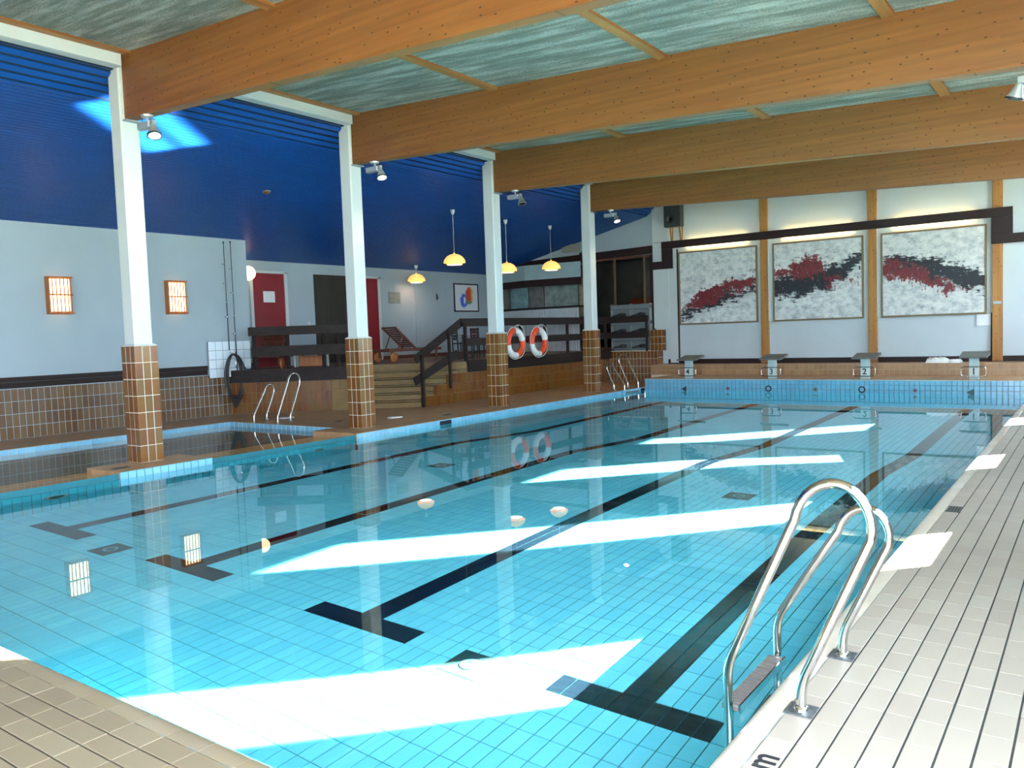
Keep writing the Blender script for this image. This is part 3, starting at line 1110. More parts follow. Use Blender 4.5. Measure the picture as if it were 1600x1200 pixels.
# room behind bar and screen
rm = MB()
rm.box(-18.4, -11.6, 26.6, 26.8, .9, 4.4)
rm.box(-18.6, -18.4, YW, 26.8, .9, 4.4)
rm.box(-11.84, -11.6, YW + .1, 26.8, .9, 4.4)
rm.box(-18.6, -11.6, YW, 26.8, .85, 1.0)
rm.box(-18.6, -11.6, YW + .01, 26.8, 4.16, 4.4)
rm = rm.build('wall_bar_room', pm('dim_bar_room', (.16, .15, .14), .8, noise=.35, scale=1.3))
struct(rm, 'dim room seen behind the bar opening and the glazed screen', 'room')

# bar
t = empty('bar_counter', (-16.4, 23.7, 1.02), 'bar counter with white ribbed front and dark top', 'bar')
path = [(-18.3, 24.25), (-16.45, 23.75), (-14.3, 23.75)]
def rel(p, z):
    return (p[0] + 16.4, p[1] - 23.7, z - 1.02)
for (a, c) in zip(path[:-1], path[1:]):
    va, vc = Vector(a), Vector(c)
    d_ = (vc - va)
    n_ = int(d_.length / .085)
    for i in range(n_):
        q = va + d_ * ((i + .5) / n_)
        dd = d_.normalized() * .036
        MB().bar(rel(q - dd, 1.77), rel(q + dd, 1.77), .03, 1.46).build('rib', PANELW, t)
    s_ = Vector((d_.y, -d_.x)).normalized() * -.04
    MB().bar(rel(va + s_, 1.77), rel(vc + s_, 1.77), .03, 1.46).build('front_board', GREY, t)
    MB().bar(rel(va + s_ * 5, 2.55), rel(vc + s_ * 5, 2.55), .5, .05).build('worktop', DARKW, t)
t = empty('bar_canopy', (-16.4, 23.7, 3.3), 'pale blue canopy band with brown lower edge over the bar', 'canopy')
def relc(p, z):
    return (p[0] + 16.4, p[1] - 23.7, z - 3.3)
cpath = [(-18.3, 24.2), (-16.45, 23.75), (-14.3, 23.95)]
for (a, c) in zip(cpath[:-1], cpath[1:]):
    MB().bar(relc(a, 3.80), relc(c, 3.80), .04, .52).build('fascia_panel', pm('pale_blue_panel', (.34, .47, .50), .6), t)
    MB().bar(relc(a, 3.42), relc(c, 3.42), .07, .24).build('lower_board', DARKT, t)
MB().prism([(p[0] + 16.4, p[1] - 23.7) for p in cpath + [(-14.3, 24.48), (-18.3, 24.48)]], .74, .78).build('canopy_top', DARKW, t)
# back-bar: shelves with glass panes
t = empty('back_bar', (-16.4, 25.4, 1.02), 'mirrored back wall of the bar with pale panels', 'bar back')
for i, (a, c, cc) in enumerate(((-18.3, -17.5, (.20, .34, .38)), (-17.45, -16.8, (.16, .17, .17)), (-16.75, -15.3, (.24, .30, .30)), (-15.25, -14.6, (.40, .36, .22)))):
    MB().cbox(a + 16.4, c + 16.4, 0, .04, 1.2, 2.6, .006).build('panel', pm('bar_panel_%d' % i, cc, .3, noise=.4, scale=4), t)
MB().box(-1.9, 1.9, -.3, 0, 1.1, 1.14).build('shelf', DARKW, t)
# glazed screen
t = empty('glazed_screen', (-13.0, YW, 1.02), 'brown framed glazed screen with a door right of the bar', 'screen')
for x0, x1 in ((-14.25, -14.10), (-13.32, -13.25), (-12.22, -12.14), (-11.98, -11.83)):
    MB().cbox(x0 + 13, x1 + 13, -.05, .04, 0, 3.1, .004).build('stile', pm('walnut_frame', (.10, .055, .022), .45) if x0 < -12 else DARKT, t)
for z0, z1 in ((0, .1), (3.02, 3.1)):
    MB().cbox(-1.1, 1.0, -.045, .035, z0, z1, .004).build('rail', MAHOG, t)
for x0, x1 in ((-14.1, -13.32), (-13.25, -12.22)):
    MB().box(x0 + 13, x1 + 13, -.004, .004, .1, 3.02).build('pane', GLASS, t)
MB().cbox(.72, .75, -.12, -.05, .95, 1.35, .004).build('handle', CHROME, t)
o = MB().cbox(-.35, .35, 0, .04, 0, .75, .006).build('orange_board', pm('orange_board', s2l((170, 70, 20)), .6), None, (-12.75, 25.2, 2.0))
tag(o, 'orange board standing behind the glazed screen', 'board')
# rack in front of the screen
RACKW = pm('grey_white_board', (.15, .17, .18), .6)
t = empty('storage_rack', (-12.6, 24.2, 1.0), 'grey storage rack of black swim fins below the glazed screen', 'rack')
for k, z in enumerate((.02, .54, 1.06)):
    MB().cbox(-.72, .72, -.04, .16, z + .30, z + .46, .02).build('shelf_board', RACKW, t)
    MB().cbox(-.72, .72, .12, .16, z - .02, z + .30, .01).build('back_board', RACKW, t)
for x in (-.72, .0, .70):
    MB().cbox(x, x + .02, -.02, .16, 0, 1.54, .003).build('upright', GREY, t)
for k, z in enumerate((.02, .54, 1.06)):
    for j, x in enumerate((-.40, .32)):
        f_ = empty('swim_fin_pair', (-12.6 + x, 24.17, 1.0 + z), ['pair of black swim fins on the %s rack shelf, %s' % (['lowest', 'middle', 'top'][k], ['left', 'right'][j])][0], 'swim fins', 'swim fins in the grey rack')
        for s_ in (-.07, .07):
            MB().add([(-.22, s_ - .02, .06), (-.22, s_ + .05, .06), (.02, s_ + .04, .12), (.02, s_, .12), (-.22, s_ - .02, .10), (-.22, s_ + .05, .10), (.02, s_ + .04, .16), (.02, s_, .16)],
                     [(3, 2, 1, 0), (4, 5, 6, 7), (0, 1, 5, 4), (1, 2, 6, 5), (2, 3, 7, 6), (3, 0, 4, 7)]).build('fin_blade', BLACK, f_)
            MB().lathe([(.0, 0), (.05, .02), (.06, .1), (.045, .18), (0, .2)], (.01, s_ + .02, .13), (1, 0, 0), 10).build('foot_pocket', BLACK, f_)

# right wall with the windows the sun comes through; unseen openings added for fill light
w = MB()
XWALL = .95
ZS, ZT = (XWALL + .965) * .762, 4.97
wins = [6.17 + 1.07 * (XWALL + .965) + 4.43 * k for k in (-1, 0, 1, 2, 3)]
prevy = 3.0
for y0 in wins:
    w.box(XWALL, XWALL + .04, prevy, y0, -.3, 5.6)
    w.box(XWALL, XWALL + .04, y0, y0 + 1.11, -.3, ZS)
    w.box(XWALL, XWALL + .04, y0, y0 + 1.11, ZT, 5.6)
    prevy = y0 + 1.11
w.box(XWALL, XWALL + .04, prevy, 24.75, -.3, 5.6)
w.box(XWALL, XWALL + .04, -8.2, 3.0, -.3, .15)  # stretch beside the camera left open as added fill light
w.box(XWALL, XWALL + .04, -8.2, 3.0, 4.2, 5.6)
w = w.build('wall_right', PANELW)
struct(w, 'white window wall along the right side of the hall', 'wall')
for y0 in wins:
    portal('window_portal', (XWALL + .02, y0 + .555, (ZS + ZT) / 2), 1.11, ZT - ZS, (-1, 0, 0))
portal('window_portal', (XWALL + .02, -2.6, 2.17), 11.2, 4.05, (-1, 0, 0))
w = MB().box(-18.7, 1.7, -8.2, -8.0, -.3, .2).box(-18.7, 1.7, -8.2, -8.0, 4.2, 6.1).box(-18.7, -4.5, -8.2, -8, .2, 4.2).build('wall_near', PANELW)  # unseen opening on the window side added for fill light
struct(w, 'unseen near end wall with an opening added for fill light', 'wall')
portal('window_portal', (-1.8, -8.05, 2.2), 5.5, 4.0, (0, 1, 0))
def lettering(name, body, size, mat, extrude, offset, align='CENTER'):
    fc = bpy.data.curves.new(name, 'FONT')
    fc.body = body
    fc.size = size
    fc.align_x, fc.align_y = 'CENTER', align
    fc.extrude = extrude
    fc.offset = offset
    fo = bpy.data.objects.new(name, fc)
    me = bpy.data.meshes.new_from_object(fo)
    bpy.data.objects.remove(fo)
    bpy.data.curves.remove(fc)
    me.materials.clear()
    me.materials.append(mat)
    ob = bpy.data.objects.new(name, me)
    COL.objects.link(ob)
    return ob


# ------------------------------------------------------------------ pool ladders


def fillet(pts, r=.06, n=6):
    P = [Vector(p) for p in pts]
    out = [P[0]]
    for i in range(1, len(P) - 1):
        a, b_, c = P[i - 1], P[i], P[i + 1]
        d0, d1 = (a - b_), (c - b_)
        rr = min(r, d0.length * .45, d1.length * .45)
        p0, p1 = b_ + d0.normalized() * rr, b_ + d1.normalized() * rr
        for k in range(n + 1):
            t_ = k / n
            out.append(p0 * (1 - t_) ** 2 + b_ * 2 * t_ * (1 - t_) + p1 * t_ ** 2)
    out.append(P[-1])
    return out


def ladder_rail(y, h, off=0.0, sgn=1):
    """deck foot at x=0, arch leans inland, water leg at x=-.335 (pool to -x)"""
    k = h / 1.054
    top_r = .165 * (.75 + .25 * k)
    sl = .30 * k
    a = Vector((0, y, 0))
    b_ = Vector((0.004, y, .13))
    c = Vector((sl * .98, y, .80 * k))
    d_ = Vector((-.335, y, .14))
    e_ = Vector((-.02 * k, y, .80 * k + .05))
    ctr = (c + e_) / 2
    ax = (c - e_).normalized()
    rr = (c - e_).length / 2
    az = Vector((-ax.z, 0, ax.x))
    path = fillet([a, b_, c], .07, 5)
    path += [ctr + ax * rr * math.cos(PI * i / 14) + az * rr * 1.28 * math.sin(PI * i / 14) for i in range(1, 14)]
    path += fillet([e_, d_, Vector((-.335, y, -1.05))], .07, 5)
    return path


def ladder(loc, rz, ys_, hs, label, treads=(-.09, -.56, -.96)):
    t = empty('pool_ladder', loc, label, 'pool ladder', None, rz)
    for y, h in zip(ys_, hs):
        r_ = MB().tube(ladder_rail(y, h), .0215, 14).build('rail', CHROME, t)
        MB().cbox(-.062, .062, y - .062, y + .062, 0, .007, .002).build('foot_plate', pm('worn_dark_steel', (.13, .14, .15), .4, .7, noise=.5, scale=40), r_)
        MB().lathe([(.036, .006), (.034, .02), (.024, .026)], (0, y, 0), (0, 0, 1), 16).build('collar', CHROME, r_)
    y0, y1 = ys_
    for z in treads:
        s_ = MB().cbox(-.375, -.295, y0 + .02, y1 - .02, z, z + .028, .004).build('tread', STEELD, t)
        rb = MB()
        n_ = int((y1 - y0 - .08) / .024)
        for i in range(n_):
            yy_ = y0 + .045 + i * .024
            rb.box(-.368, -.302, yy_, yy_ + .011, z + .028, z + .034)
        rb.build('tread_rib', STEELD, s_)
        MB().box(-.292, -.285, y0 + .02, y1 - .02, z - .004, z + .034).build('tread_edge', CHROME, s_)
    CAUST.extend([c for c in t.children])
    return t


ladder((-1.062, 3.92, 0), 0, (-.357, .357), (1.054, .79), 'large steel ladder at the right pool edge nearest the camera')
# the ladder at the end of the paddling pool: pool lies towards -y, so local -x -> world -y
ladder((-14.45, 11.30, 0), PI / 2, (-.40, .40), (1.045, .79), 'steel ladder into the paddling pool before the tiled low wall', (-.09, -.40))
# far ladder on the left edge: pool lies towards +x
ladder((-11.22, 20.88, 0), PI, (-.42, .42), (1.0, .77), 'steel ladder beside the farthest column')

# ------------------------------------------------------------------ spot lamps on the beams


def spot_lamp(loc, rz, label, lit):
    t = empty('spot_lamp', loc, label, 'lamp', 'spot lamps under the roof beams', rz)
    MB().lathe([(.085, 0), (.085, -.02), (.07, -.035), (.02, -.04), (.014, -.09)], (0, 0, 0), (0, 0, 1), 18).build('ceiling_mount', SILVER, t)
    MB().cbox(-.20, .10, -.05, .05, -.19, -.09, .012).build('gear_box', SILVER, t)
    MB().cbox(.09, .17, -.03, .03, -.17, -.085, .008).build('bracket', GREY, t)
    ax = Vector((.35, -.15, -1)).normalized()
    c = Vector((.14, 0, -.15))
    hd = MB().lathe([(.02, 0), (.04, .02), (.05, .06), (.075, .13), (.092, .16), (.095, .185), (.088, .19)], c, ax, 20).build('head', SILVER, t)
    MB().lathe([(.096, .165), (.101, .17), (.101, .188), (.096, .19)], c, ax, 20, True, False).build('rim_ring', BLACK, hd)
    MB().lathe([(.0, .175), (.088, .186), (.06, .196), (0, .2)], c, ax, 20).build('lens', BULB if lit else BLACK, hd)
    if lit:
        l = bpy.data.lights.new('spot_beam', 'SPOT')
        l.energy = 45
        l.color = (1, .80, .52)
        l.spot_size = 1.2
        l.spot_blend = 1.0
        l.shadow_soft_size = .05
        o_ = bpy.data.objects.new('spot_beam', l)
        COL.objects.link(o_)
        o_.parent = t
        o_.location = c + ax * .23
        d_ = Vector((-.45, .05, -1))
        o_.rotation_euler = d_.to_track_quat('-Z', 'Y').to_euler()
    return t


for i, (y, lb) in enumerate(zip(CY, ['spot lamp under the beam at the nearest column', 'spot lamp under the beam at the second column',
                                     'unlit round spot lamp under the beam at the third column', 'spot lamp under the beam at the farthest column'])):
    x = -10.98 + .04 * i
    spot_lamp((x, y - .02, beam_bot(x)), 0, lb, i != 2)
spot_lamp((-.62, CY[1], beam_bot(-.62) - .0), PI, 'unlit spot lamp hanging at the right edge of the view', False)

# ------------------------------------------------------------------ lanterns on the left wall


def lantern(y, label):
    t = empty('wall_lantern', (-17.03, y, 2.79), label, 'wall lamp', 'wooden lanterns on the left wall')
    w2, h2, d = .225, .37, .17
    MB().box(0, .015, -w2, w2, -h2, h2).build('back_board', LAMPW, t)
    op = MB().box(.02, d - .03, -w2 + .04, w2 - .04, -h2 + .05, h2 - .05).build('opal_box', OPAL, t)
    for s_ in (-1, 1):
        MB().cbox(0, d - .02, s_ * (w2 - .015) - .012, s_ * (w2 - .015) + .012, -h2, h2, .003).build('side_board', LAMPW, t)
    for z in (-h2, -.008, h2 - .03):
        MB().cbox(d - .028, d, -w2 - .02, w2 + .02, z, z + .028, .003).build('crossbar', LAMPW, t)
        if abs(z) > .1:
            for k in range(7):
                y_ = -w2 + .012 + (2 * w2 - .024) * k / 6
                MB().cbox(0, d + .012, y_ - .011, y_ + .011, z - .014, z + .006, .002).build('peg', LAMPW, t)
    for k in range(5):
        y_ = -w2 + .075 + (2 * w2 - .15) * k / 4
        MB().box(d - .024, d - .012, y_ - .009, y_ + .009, -h2, h2).build('slat', LAMPW, t)
    return t


lantern(8.05, 'wooden slatted wall lantern left of the nearest column')
lantern(10.61, 'wooden slatted wall lantern right of the nearest column')

# small detector on the blue ceiling
t = empty('smoke_detector', (-14.22, 11.12, plane_z(-14.22) - .004), 'small orange-brown detector on the blue ceiling above the left railing', 'detector')
MB().lathe([(.07, .0), (.07, -.02), (.05, -.045), (.02, -.05), (0, -.05)], (0, 0, 0), (-.23, 0, 1), 16).build('housing', pm('orange_brown_plastic', (.16, .06, .03), .5), t)
MB().lathe([(.085, .004), (.085, -.006), (.07, -.008)], (0, 0, 0), (-.23, 0, 1), 16).build('base_ring', GREY, t)

# white globe lamp by the left red door
t = empty('globe_lamp', (-18.395, 13.45, 3.52), 'white glass globe lamp at the corner beside the left red door', 'wall lamp')
MB().lathe([(.0, 0), (.07, .0), (.07, .02), (.03, .03), (.03, .1)], (0, 0, 0), (1, 0, 0), 14).build('wall_plate', WHITE, t)
MB().lathe([(.0, .08), (.1, .11), (.17, .19), (.19, .27), (.17, .35), (.1, .43), (0, .46)], (0, 0, 0), (1, 0, 0), 20).build('globe', OPAL, t)

# ------------------------------------------------------------------ pendants


def pendant(x, y, zb, label, cord_top=None):
    zt = plane_z(x)
    t = empty('pendant_lamp', (x, y, zt), label, 'pendant lamp', 'cream pendant lamps over the terrace')
    MB().lathe([(.0, 0), (.06, 0), (.055, -.06), (.03, -.12), (0, -.125)], (0, 0, -.01), (0, 0, 1), 14).build('ceiling_cup', WHITE, t)
    h = zb - zt
    MB().tube([(0, 0, -.1), (0, 0, h + .27)], .006, 6).build('cord', WHITE, t)
    MB().lathe([(.015, .30), (.03, .265), (.11, .25), (.20, .20), (.265, .12), (.285, .06), (.285, .03), (.275, .03), (.255, .11), (.19, .185), (.10, .235), (.02, .25)], (0, 0, h), (0, 0, 1), 28).build('shade', CANVASW2, t)
    MB().lathe([(.195, .10), (.205, .03), (.205, -.02), (.195, -.02), (.185, .03), (.18, .10)], (0, 0, h), (0, 0, 1), 28, True, False).build('inner_ring', CANVASW2, t)
    MB().lathe([(0, -.012), (.18, -.008), (.185, .03), (.1, .09), (0, .10)], (0, 0, h), (0, 0, 1), 24).build('diffuser', BULB, t)
    return t


CANVASW2 = emit('glowing_cream_shade', (1.0, .58, .16), .75)
pendant(-13.7, 16.57, 3.56, 'cream pendant lamp left of the third column')
pendant(-13.8, 19.03, 3.46, 'cream pendant lamp half hidden by the third column')
pendant(-13.73, 21.25, 3.62, 'cream pendant lamp between the third and fourth columns')
pendant(-17.9, 19.7, 3.46, 'cream pendant lamp close to the back wall over the lounger')

# ------------------------------------------------------------------ terrace railing
rl = empty('terrace_railing', (XP, 20, 1.02), 'dark timber railing along the front of the terrace', 'railing')
RX, RYy, RZ = XP, 20, 1.02


def rbar(a, c, wd, h, name, parent, mat, o_):
    a, c = Vector(a) - o_, Vector(c) - o_
    return MB().bar(a, c, wd, h).build(name, mat, parent)


ro = Vector((XP, 20, 1.02))
py = [16.5, 17.75, 19.0, 20.25, 21.5, 22.75, 23.9]
for y in py:
    rbar((XP - .03, y, .95), (XP - .03, y, 2.06), .07, .07, 'post', rl, DARKW, ro)
rbar((XP + .02, 16.25, 2.03), (XP + .02, 24.05, 2.03), .035, .21, 'board', rl, DARKWY, ro)
rbar((XP + .02, 16.45, 1.52), (XP + .02, 24.05, 1.52), .035, .20, 'board', rl, DARKWY, ro)
# short leg of the railing in front of the rack
for z, h in ((2.03, .21), (1.52, .20)):
    rbar((XP, 24.03, z), (-11.88, 24.03, z), .035, h, 'board', rl, DARKW, ro)
rbar((-11.95, 24.06, .98), (-11.95, 24.06, 2.06), .06, .06, 'post', rl, DARKW, ro)
# sloping part down to the newel
nw = (XP + .02, 14.68)
rbar((XP + .02, 16.3, 2.04), (XP + .02, 14.5, 1.15), .035, .20, 'sloping_board', rl, DARKWY, ro)
rbar((XP + .02, 16.1, 1.24), (XP + .02, 14.45, .63), .035, .20, 'sloping_board', rl, DARKWY, ro)
rbar((XP + .075, 14.68, 0), (XP + .075, 14.68, 1.26), .07, .07, 'newel_post', rl, DARKW, ro)
rbar((XP + .07, 15.72, .38), (XP + .07, 15.72, 1.80), .06, .06, 'post', rl, DARKW, ro)

rl2 = empty('terrace_railing', (A.x, A.y, 1.02), 'dark timber railing above the low tiled wall left of the stairs', 'railing')
lo = Vector((A.x, A.y, 1.02))
for s_ in (.62, 1.42, 2.28, 2.62):
    q = ln(s_, .04)
    rbar((q.x, q.y, .95), (q.x, q.y, 2.07), .07, .07, 'post', rl2, DARKW, lo)
for z, h in ((1.965, .21), (1.48, .25)):
    a, c = ln(.50, .0), ln(2.90, .0)
    if z < 1.9:
        a, c = ln(.56, .0), ln(2.84, .0)
    rbar((a.x, a.y, z), (c.x, c.y, z), .035, h, 'board', rl2, DARKW, lo)
    a, c = ln(2.80, .03), ln(2.80, 1.4)
    rbar((a.x, a.y, z), (c.x, c.y, z), .035, h, 'return_board', rl2, DARKW, lo)
q = ln(2.76, 1.38)
rbar((q.x, q.y, .95), (q.x, q.y, 2.07), .07, .07, 'post', rl2, DARKW, lo)

# ------------------------------------------------------------------ life rings


def life_ring(y, label):
    t = empty('life_ring', (XP + .125, y, 1.44), label, 'life ring', 'life rings on the terrace railing')
    R1, r1 = .345, .085
    for k, (mt, nm) in enumerate(((RINGW, 'white_segment'), (ORANGE, 'orange_segment'), (RINGW, 'white_segment'), (ORANGE, 'orange_segment'))):
        a0 = k * PI / 2 + .15
        MB().tube(arc((0, 0, 0), R1, a0, a0 + PI / 2, 12, (0, 1, 0), (0, 0, 1)), r1, 14).build(nm, mt, t)
    for k in range(4):
        a0 = k * PI / 2 + .15
        sag = .10 if k == 0 else .03
        pth = [Vector((.03, 0, 0)) + (Vector((0, 1, 0)) * math.cos(a_) + Vector((0, 0, 1)) * math.sin(a_)) * (R1 + r1 + .010 + sag * math.sin((a_ - a0) / (PI / 2) * PI)) for a_ in [a0 + PI / 2 * i / 8 for i in range(9)]]
        MB().tube(pth, .010, 6).build('grab_line', ROPE, t)
    return t


life_ring(18.50, 'orange and white life ring half hidden behind the third column')
life_ring(19.66, 'orange and white life ring hanging in full view on the railing')

# ------------------------------------------------------------------ things on the left wall
t = empty('tile_splash_panel', (-17.01, 11.94, 1.33), 'white tiled panel on the left wall behind the hanging hose', 'tile panel')
MB().box(.034, .05, -.585, .585, -.43, .43).build('backing', pm('grey_grout', (.16, .19, .22), .8), t)
WT = tile_pm('white_wall_tile', [(0, (.62, .70, .76)), (1, (.70, .77, .82))], .25)
for c in grid((.05, -.585, -.43), Y1, Z1, 6, 4, .195, .215, .011, .011):
    tile_part(*c[:5], .006, WT, t)
for y, zt, zb_, lb in ((11.90, 4.1, 1.55, 'long thin net pole on the left wall, the shorter one'), (12.09, 4.12, .95, 'long thin net pole on the left wall, reaching down to the hose')):
    t = empty('net_pole', (-16.92, y, zb_), lb, 'pole')
    MB().tube([(0, 0, 0), (0, 0, (zt - zb_) * .45)], .012, 8).build('lower_tube', BLACK, t)
    MB().tube([(0, 0, (zt - zb_) * .45), (0, 0, zt - zb_)], .009, 8).build('upper_tube', BLACK, t)
    MB().lathe([(.011, 0), (.022, .01), (.022, .05), (.011, .06)], (0, 0, (zt - zb_) * .45 - .03), (0, 0, 1), 10).build('clamp', CHROME, t)
    MB().lathe([(.0, 0), (.02, .005), (.02, .04), (0, .045)], (0, 0, zt - zb_ - .02), (0, 0, 1), 10).build('end_cap', BLACK, t)
    for q in (.31, .62, .8):
        MB().cbox(-.10, .016, -.016, .016, (zt - zb_) * q - .012, (zt - zb_) * q + .012, .003).build('wall_clip', CHROME, t)
t = empty('garden_hose', (-16.845, 11.93, 1.42), 'coiled black hose hanging on the left wall below the net poles', 'hose')
hp = []
random.seed(3)
for k in range(7):
    wv_ = .23 + .06 * random.uniform(-1, 1)
    dz = 1.18 + .14 * random.uniform(-1, 1)
    xo_ = .012 * k
    for i in range(24):
        a_ = PI / 2 + 2 * PI * i / 24
        yy_ = wv_ * math.cos(a_) * (1 - .25 * max(0, -math.sin(a_)))
        zz_ = (math.sin(a_) - 1) / 2 * dz + .03
        hp.append((xo_ + .006 * math.sin(i), yy_, zz_))
hp += [(.09, .02, .0), (.09, .12, -.1), (.07, .30, -.35), (.05, .46, -.36), (.03, .58, -.22), (.0, .62, .05), (-.04, .56, .12)]
MB().tube(fillet(hp, .02, 1), .017, 8).build('hose_coil', BLACK, t)
MB().tube([(-.09, 0, .06), (.02, 0, .04), (.11, 0, .03), (.13, 0, .09)], .012, 8).build('hook', CHROME, t)
MB().lathe([(.012, 0), (.02, .02), (.02, .12), (.008, .2)], (.11, 0, -.30), (0, 0, 1), 10).build('nozzle', CHROME, t)

# ------------------------------------------------------------------ loungers on the terrace


def lounger(loc, rz, label):
    t = empty('sun_lounger', loc, label, 'sun lounger', 'wooden sun loungers on the terrace', rz)
    W_, Lg, H_ = .33, 1.95, .34
    for s_ in (-1, 1):
        MB().cbox(0, Lg, s_ * W_ - .02, s_ * W_ + .02, H_ - .05, H_ + .03, .004).build('side_rail', MAHOG, t)
    for k in range(11):
        x_ = 1.05 + .083 * k
        MB().cbox(x_, x_ + .055, -W_ + .02, W_ - .02, H_ + .005, H_ + .025, .003).build('seat_slat', MAHOG, t)
    for x_ in (.03, Lg - .08):
        MB().cbox(x_, x_ + .05, -W_ + .02, W_ - .02, H_ - .05, H_ + .0, .003).build('end_rail', MAHOG, t)
    # raised back hinged at x=1.0, rising towards x=0
    bk_ = Vector((-math.cos(.70), 0, math.sin(.70)))
    hz = Vector((1.02, 0, H_ + .02))
    for s_ in (-1, 1):
        a = hz + Vector((0, s_ * (W_ - .05), 0))
        MB().bar(a, a + bk_ * .95, .035, .05).build('back_stile', MAHOG, t)
        a = Vector((.38, s_ * (W_ - .05), H_))
        MB().bar(a, hz + bk_ * .6 + Vector((0, s_ * (W_ - .05), 0)), .02, .03).build('strut', MAHOG, t)
    for k in range(10):
        c = hz + bk_ * (.06 + .093 * k)
        MB().bar(c + Vector((0, -W_ + .02, .02)), c + Vector((0, W_ - .02, .02)), .055, .018, up=Vector((bk_.z, 0, -bk_.x))).build('back_slat', MAHOG, t)
    for s_ in (-1, 1):
        MB().cbox(1.72, 1.78, s_ * W_ - .025, s_ * W_ + .025, 0, H_ - .04, .004).build('leg', MAHOG, t)
        MB().cbox(.14, .20, s_ * (W_ - .05) - .02, s_ * (W_ - .05) + .02, .12, H_ - .04, .004).build('leg', MAHOG, t)
        MB().lathe([(.0, -.02), (.03, -.022), (.13, -.018), (.14, 0), (.13, .018), (.03, .022), (0, .02)], (.17, s_ * (W_ + .03), .14), (0, 1, 0), 18).build('wheel', LAMPW, t)
    return t


lounger((-16.2, 16.25, 1.02), 1.45, 'wooden sun lounger with raised back beside the stairs')
lounger((-16.95, 12.95, 1.02), 2.10, 'wooden wheeled sun lounger behind the left railing')
t = empty('low_bench', (-16.75, 14.25, 1.02), 'low white bench with a wooden box behind the left railing', 'bench', None, .64)
MB().cbox(-.45, .45, -.2, .2, .34, .39, .006).build('seat_board', WHITE, t)
for x_ in (-.42, .37):
    for y_ in (-.17, .12):
        MB().cbox(x_, x_ + .05, y_, y_ + .05, 0, .34, .003).build('leg', WHITE, t)
t = empty('wooden_box', (-16.75, 14.25, 1.02), 'wooden box standing under the low white bench', 'box', None, .64)
MB().cbox(-.3, .3, -.12, .12, .02, .27, .006).build('box_body', LAMPW, t)
MB().cbox(-.31, .31, -.13, .13, .27, .29, .004).build('lid', LAMPW, t)


def cafe_chair(loc, rz, label, mat):
    t = empty('terrace_chair', loc, label, 'chair', 'terrace chairs behind the railing', rz)
    for x_ in (-.2, .2):
        MB().bar((x_, -.2, 0), (x_, -.2, .44), .03, .03, up=(0, 1, 0)).build('leg', BLACK, t)
        MB().bar((x_, .2, 0), (x_, .24, .88), .03, .03, up=(0, 1, 0)).build('leg', BLACK, t)
    MB().cbox(-.23, .23, -.23, .22, .44, .475, .01).build('seat', mat, t)
    for k in range(4):
        MB().cbox(-.2, .2, .205, .225, .55 + .085 * k, .615 + .085 * k, .004).build('back_slat', mat, t)
    return t


cafe_chair((-14.5, 17.75, 1.02), 1.9, 'dark terrace chair left of the small table', BLACK)
cafe_chair((-14.6, 18.75, 1.02), 2.8, 'red-brown slatted chair at the small table', pm('red_brown_wood', (.10, .022, .012), .5))
cafe_chair((-15.6, 19.4, 1.02), -.6, 'dark terrace chair behind the small table', DARKW)
t = empty('terrace_table', (-15.3, 18.75, 1.02), 'small table with a pale rim on the terrace behind the railing', 'table')
MB().lathe([(.0, .70), (.36, .70), (.37, .715), (.36, .73), (0, .73)], (0, 0, 0), (0, 0, 1), 24).build('table_top', PANELW, t)
MB().tube([(0, 0, .03), (0, 0, .70)], .03, 10).build('pedestal', BLACK, t)
MB().lathe([(.24, 0), (.24, .015), (.05, .04), (.03, .06)], (0, 0, 0), (0, 0, 1), 20).build('base', BLACK, t)

# ------------------------------------------------------------------ end wall: paintings, lamps, speaker


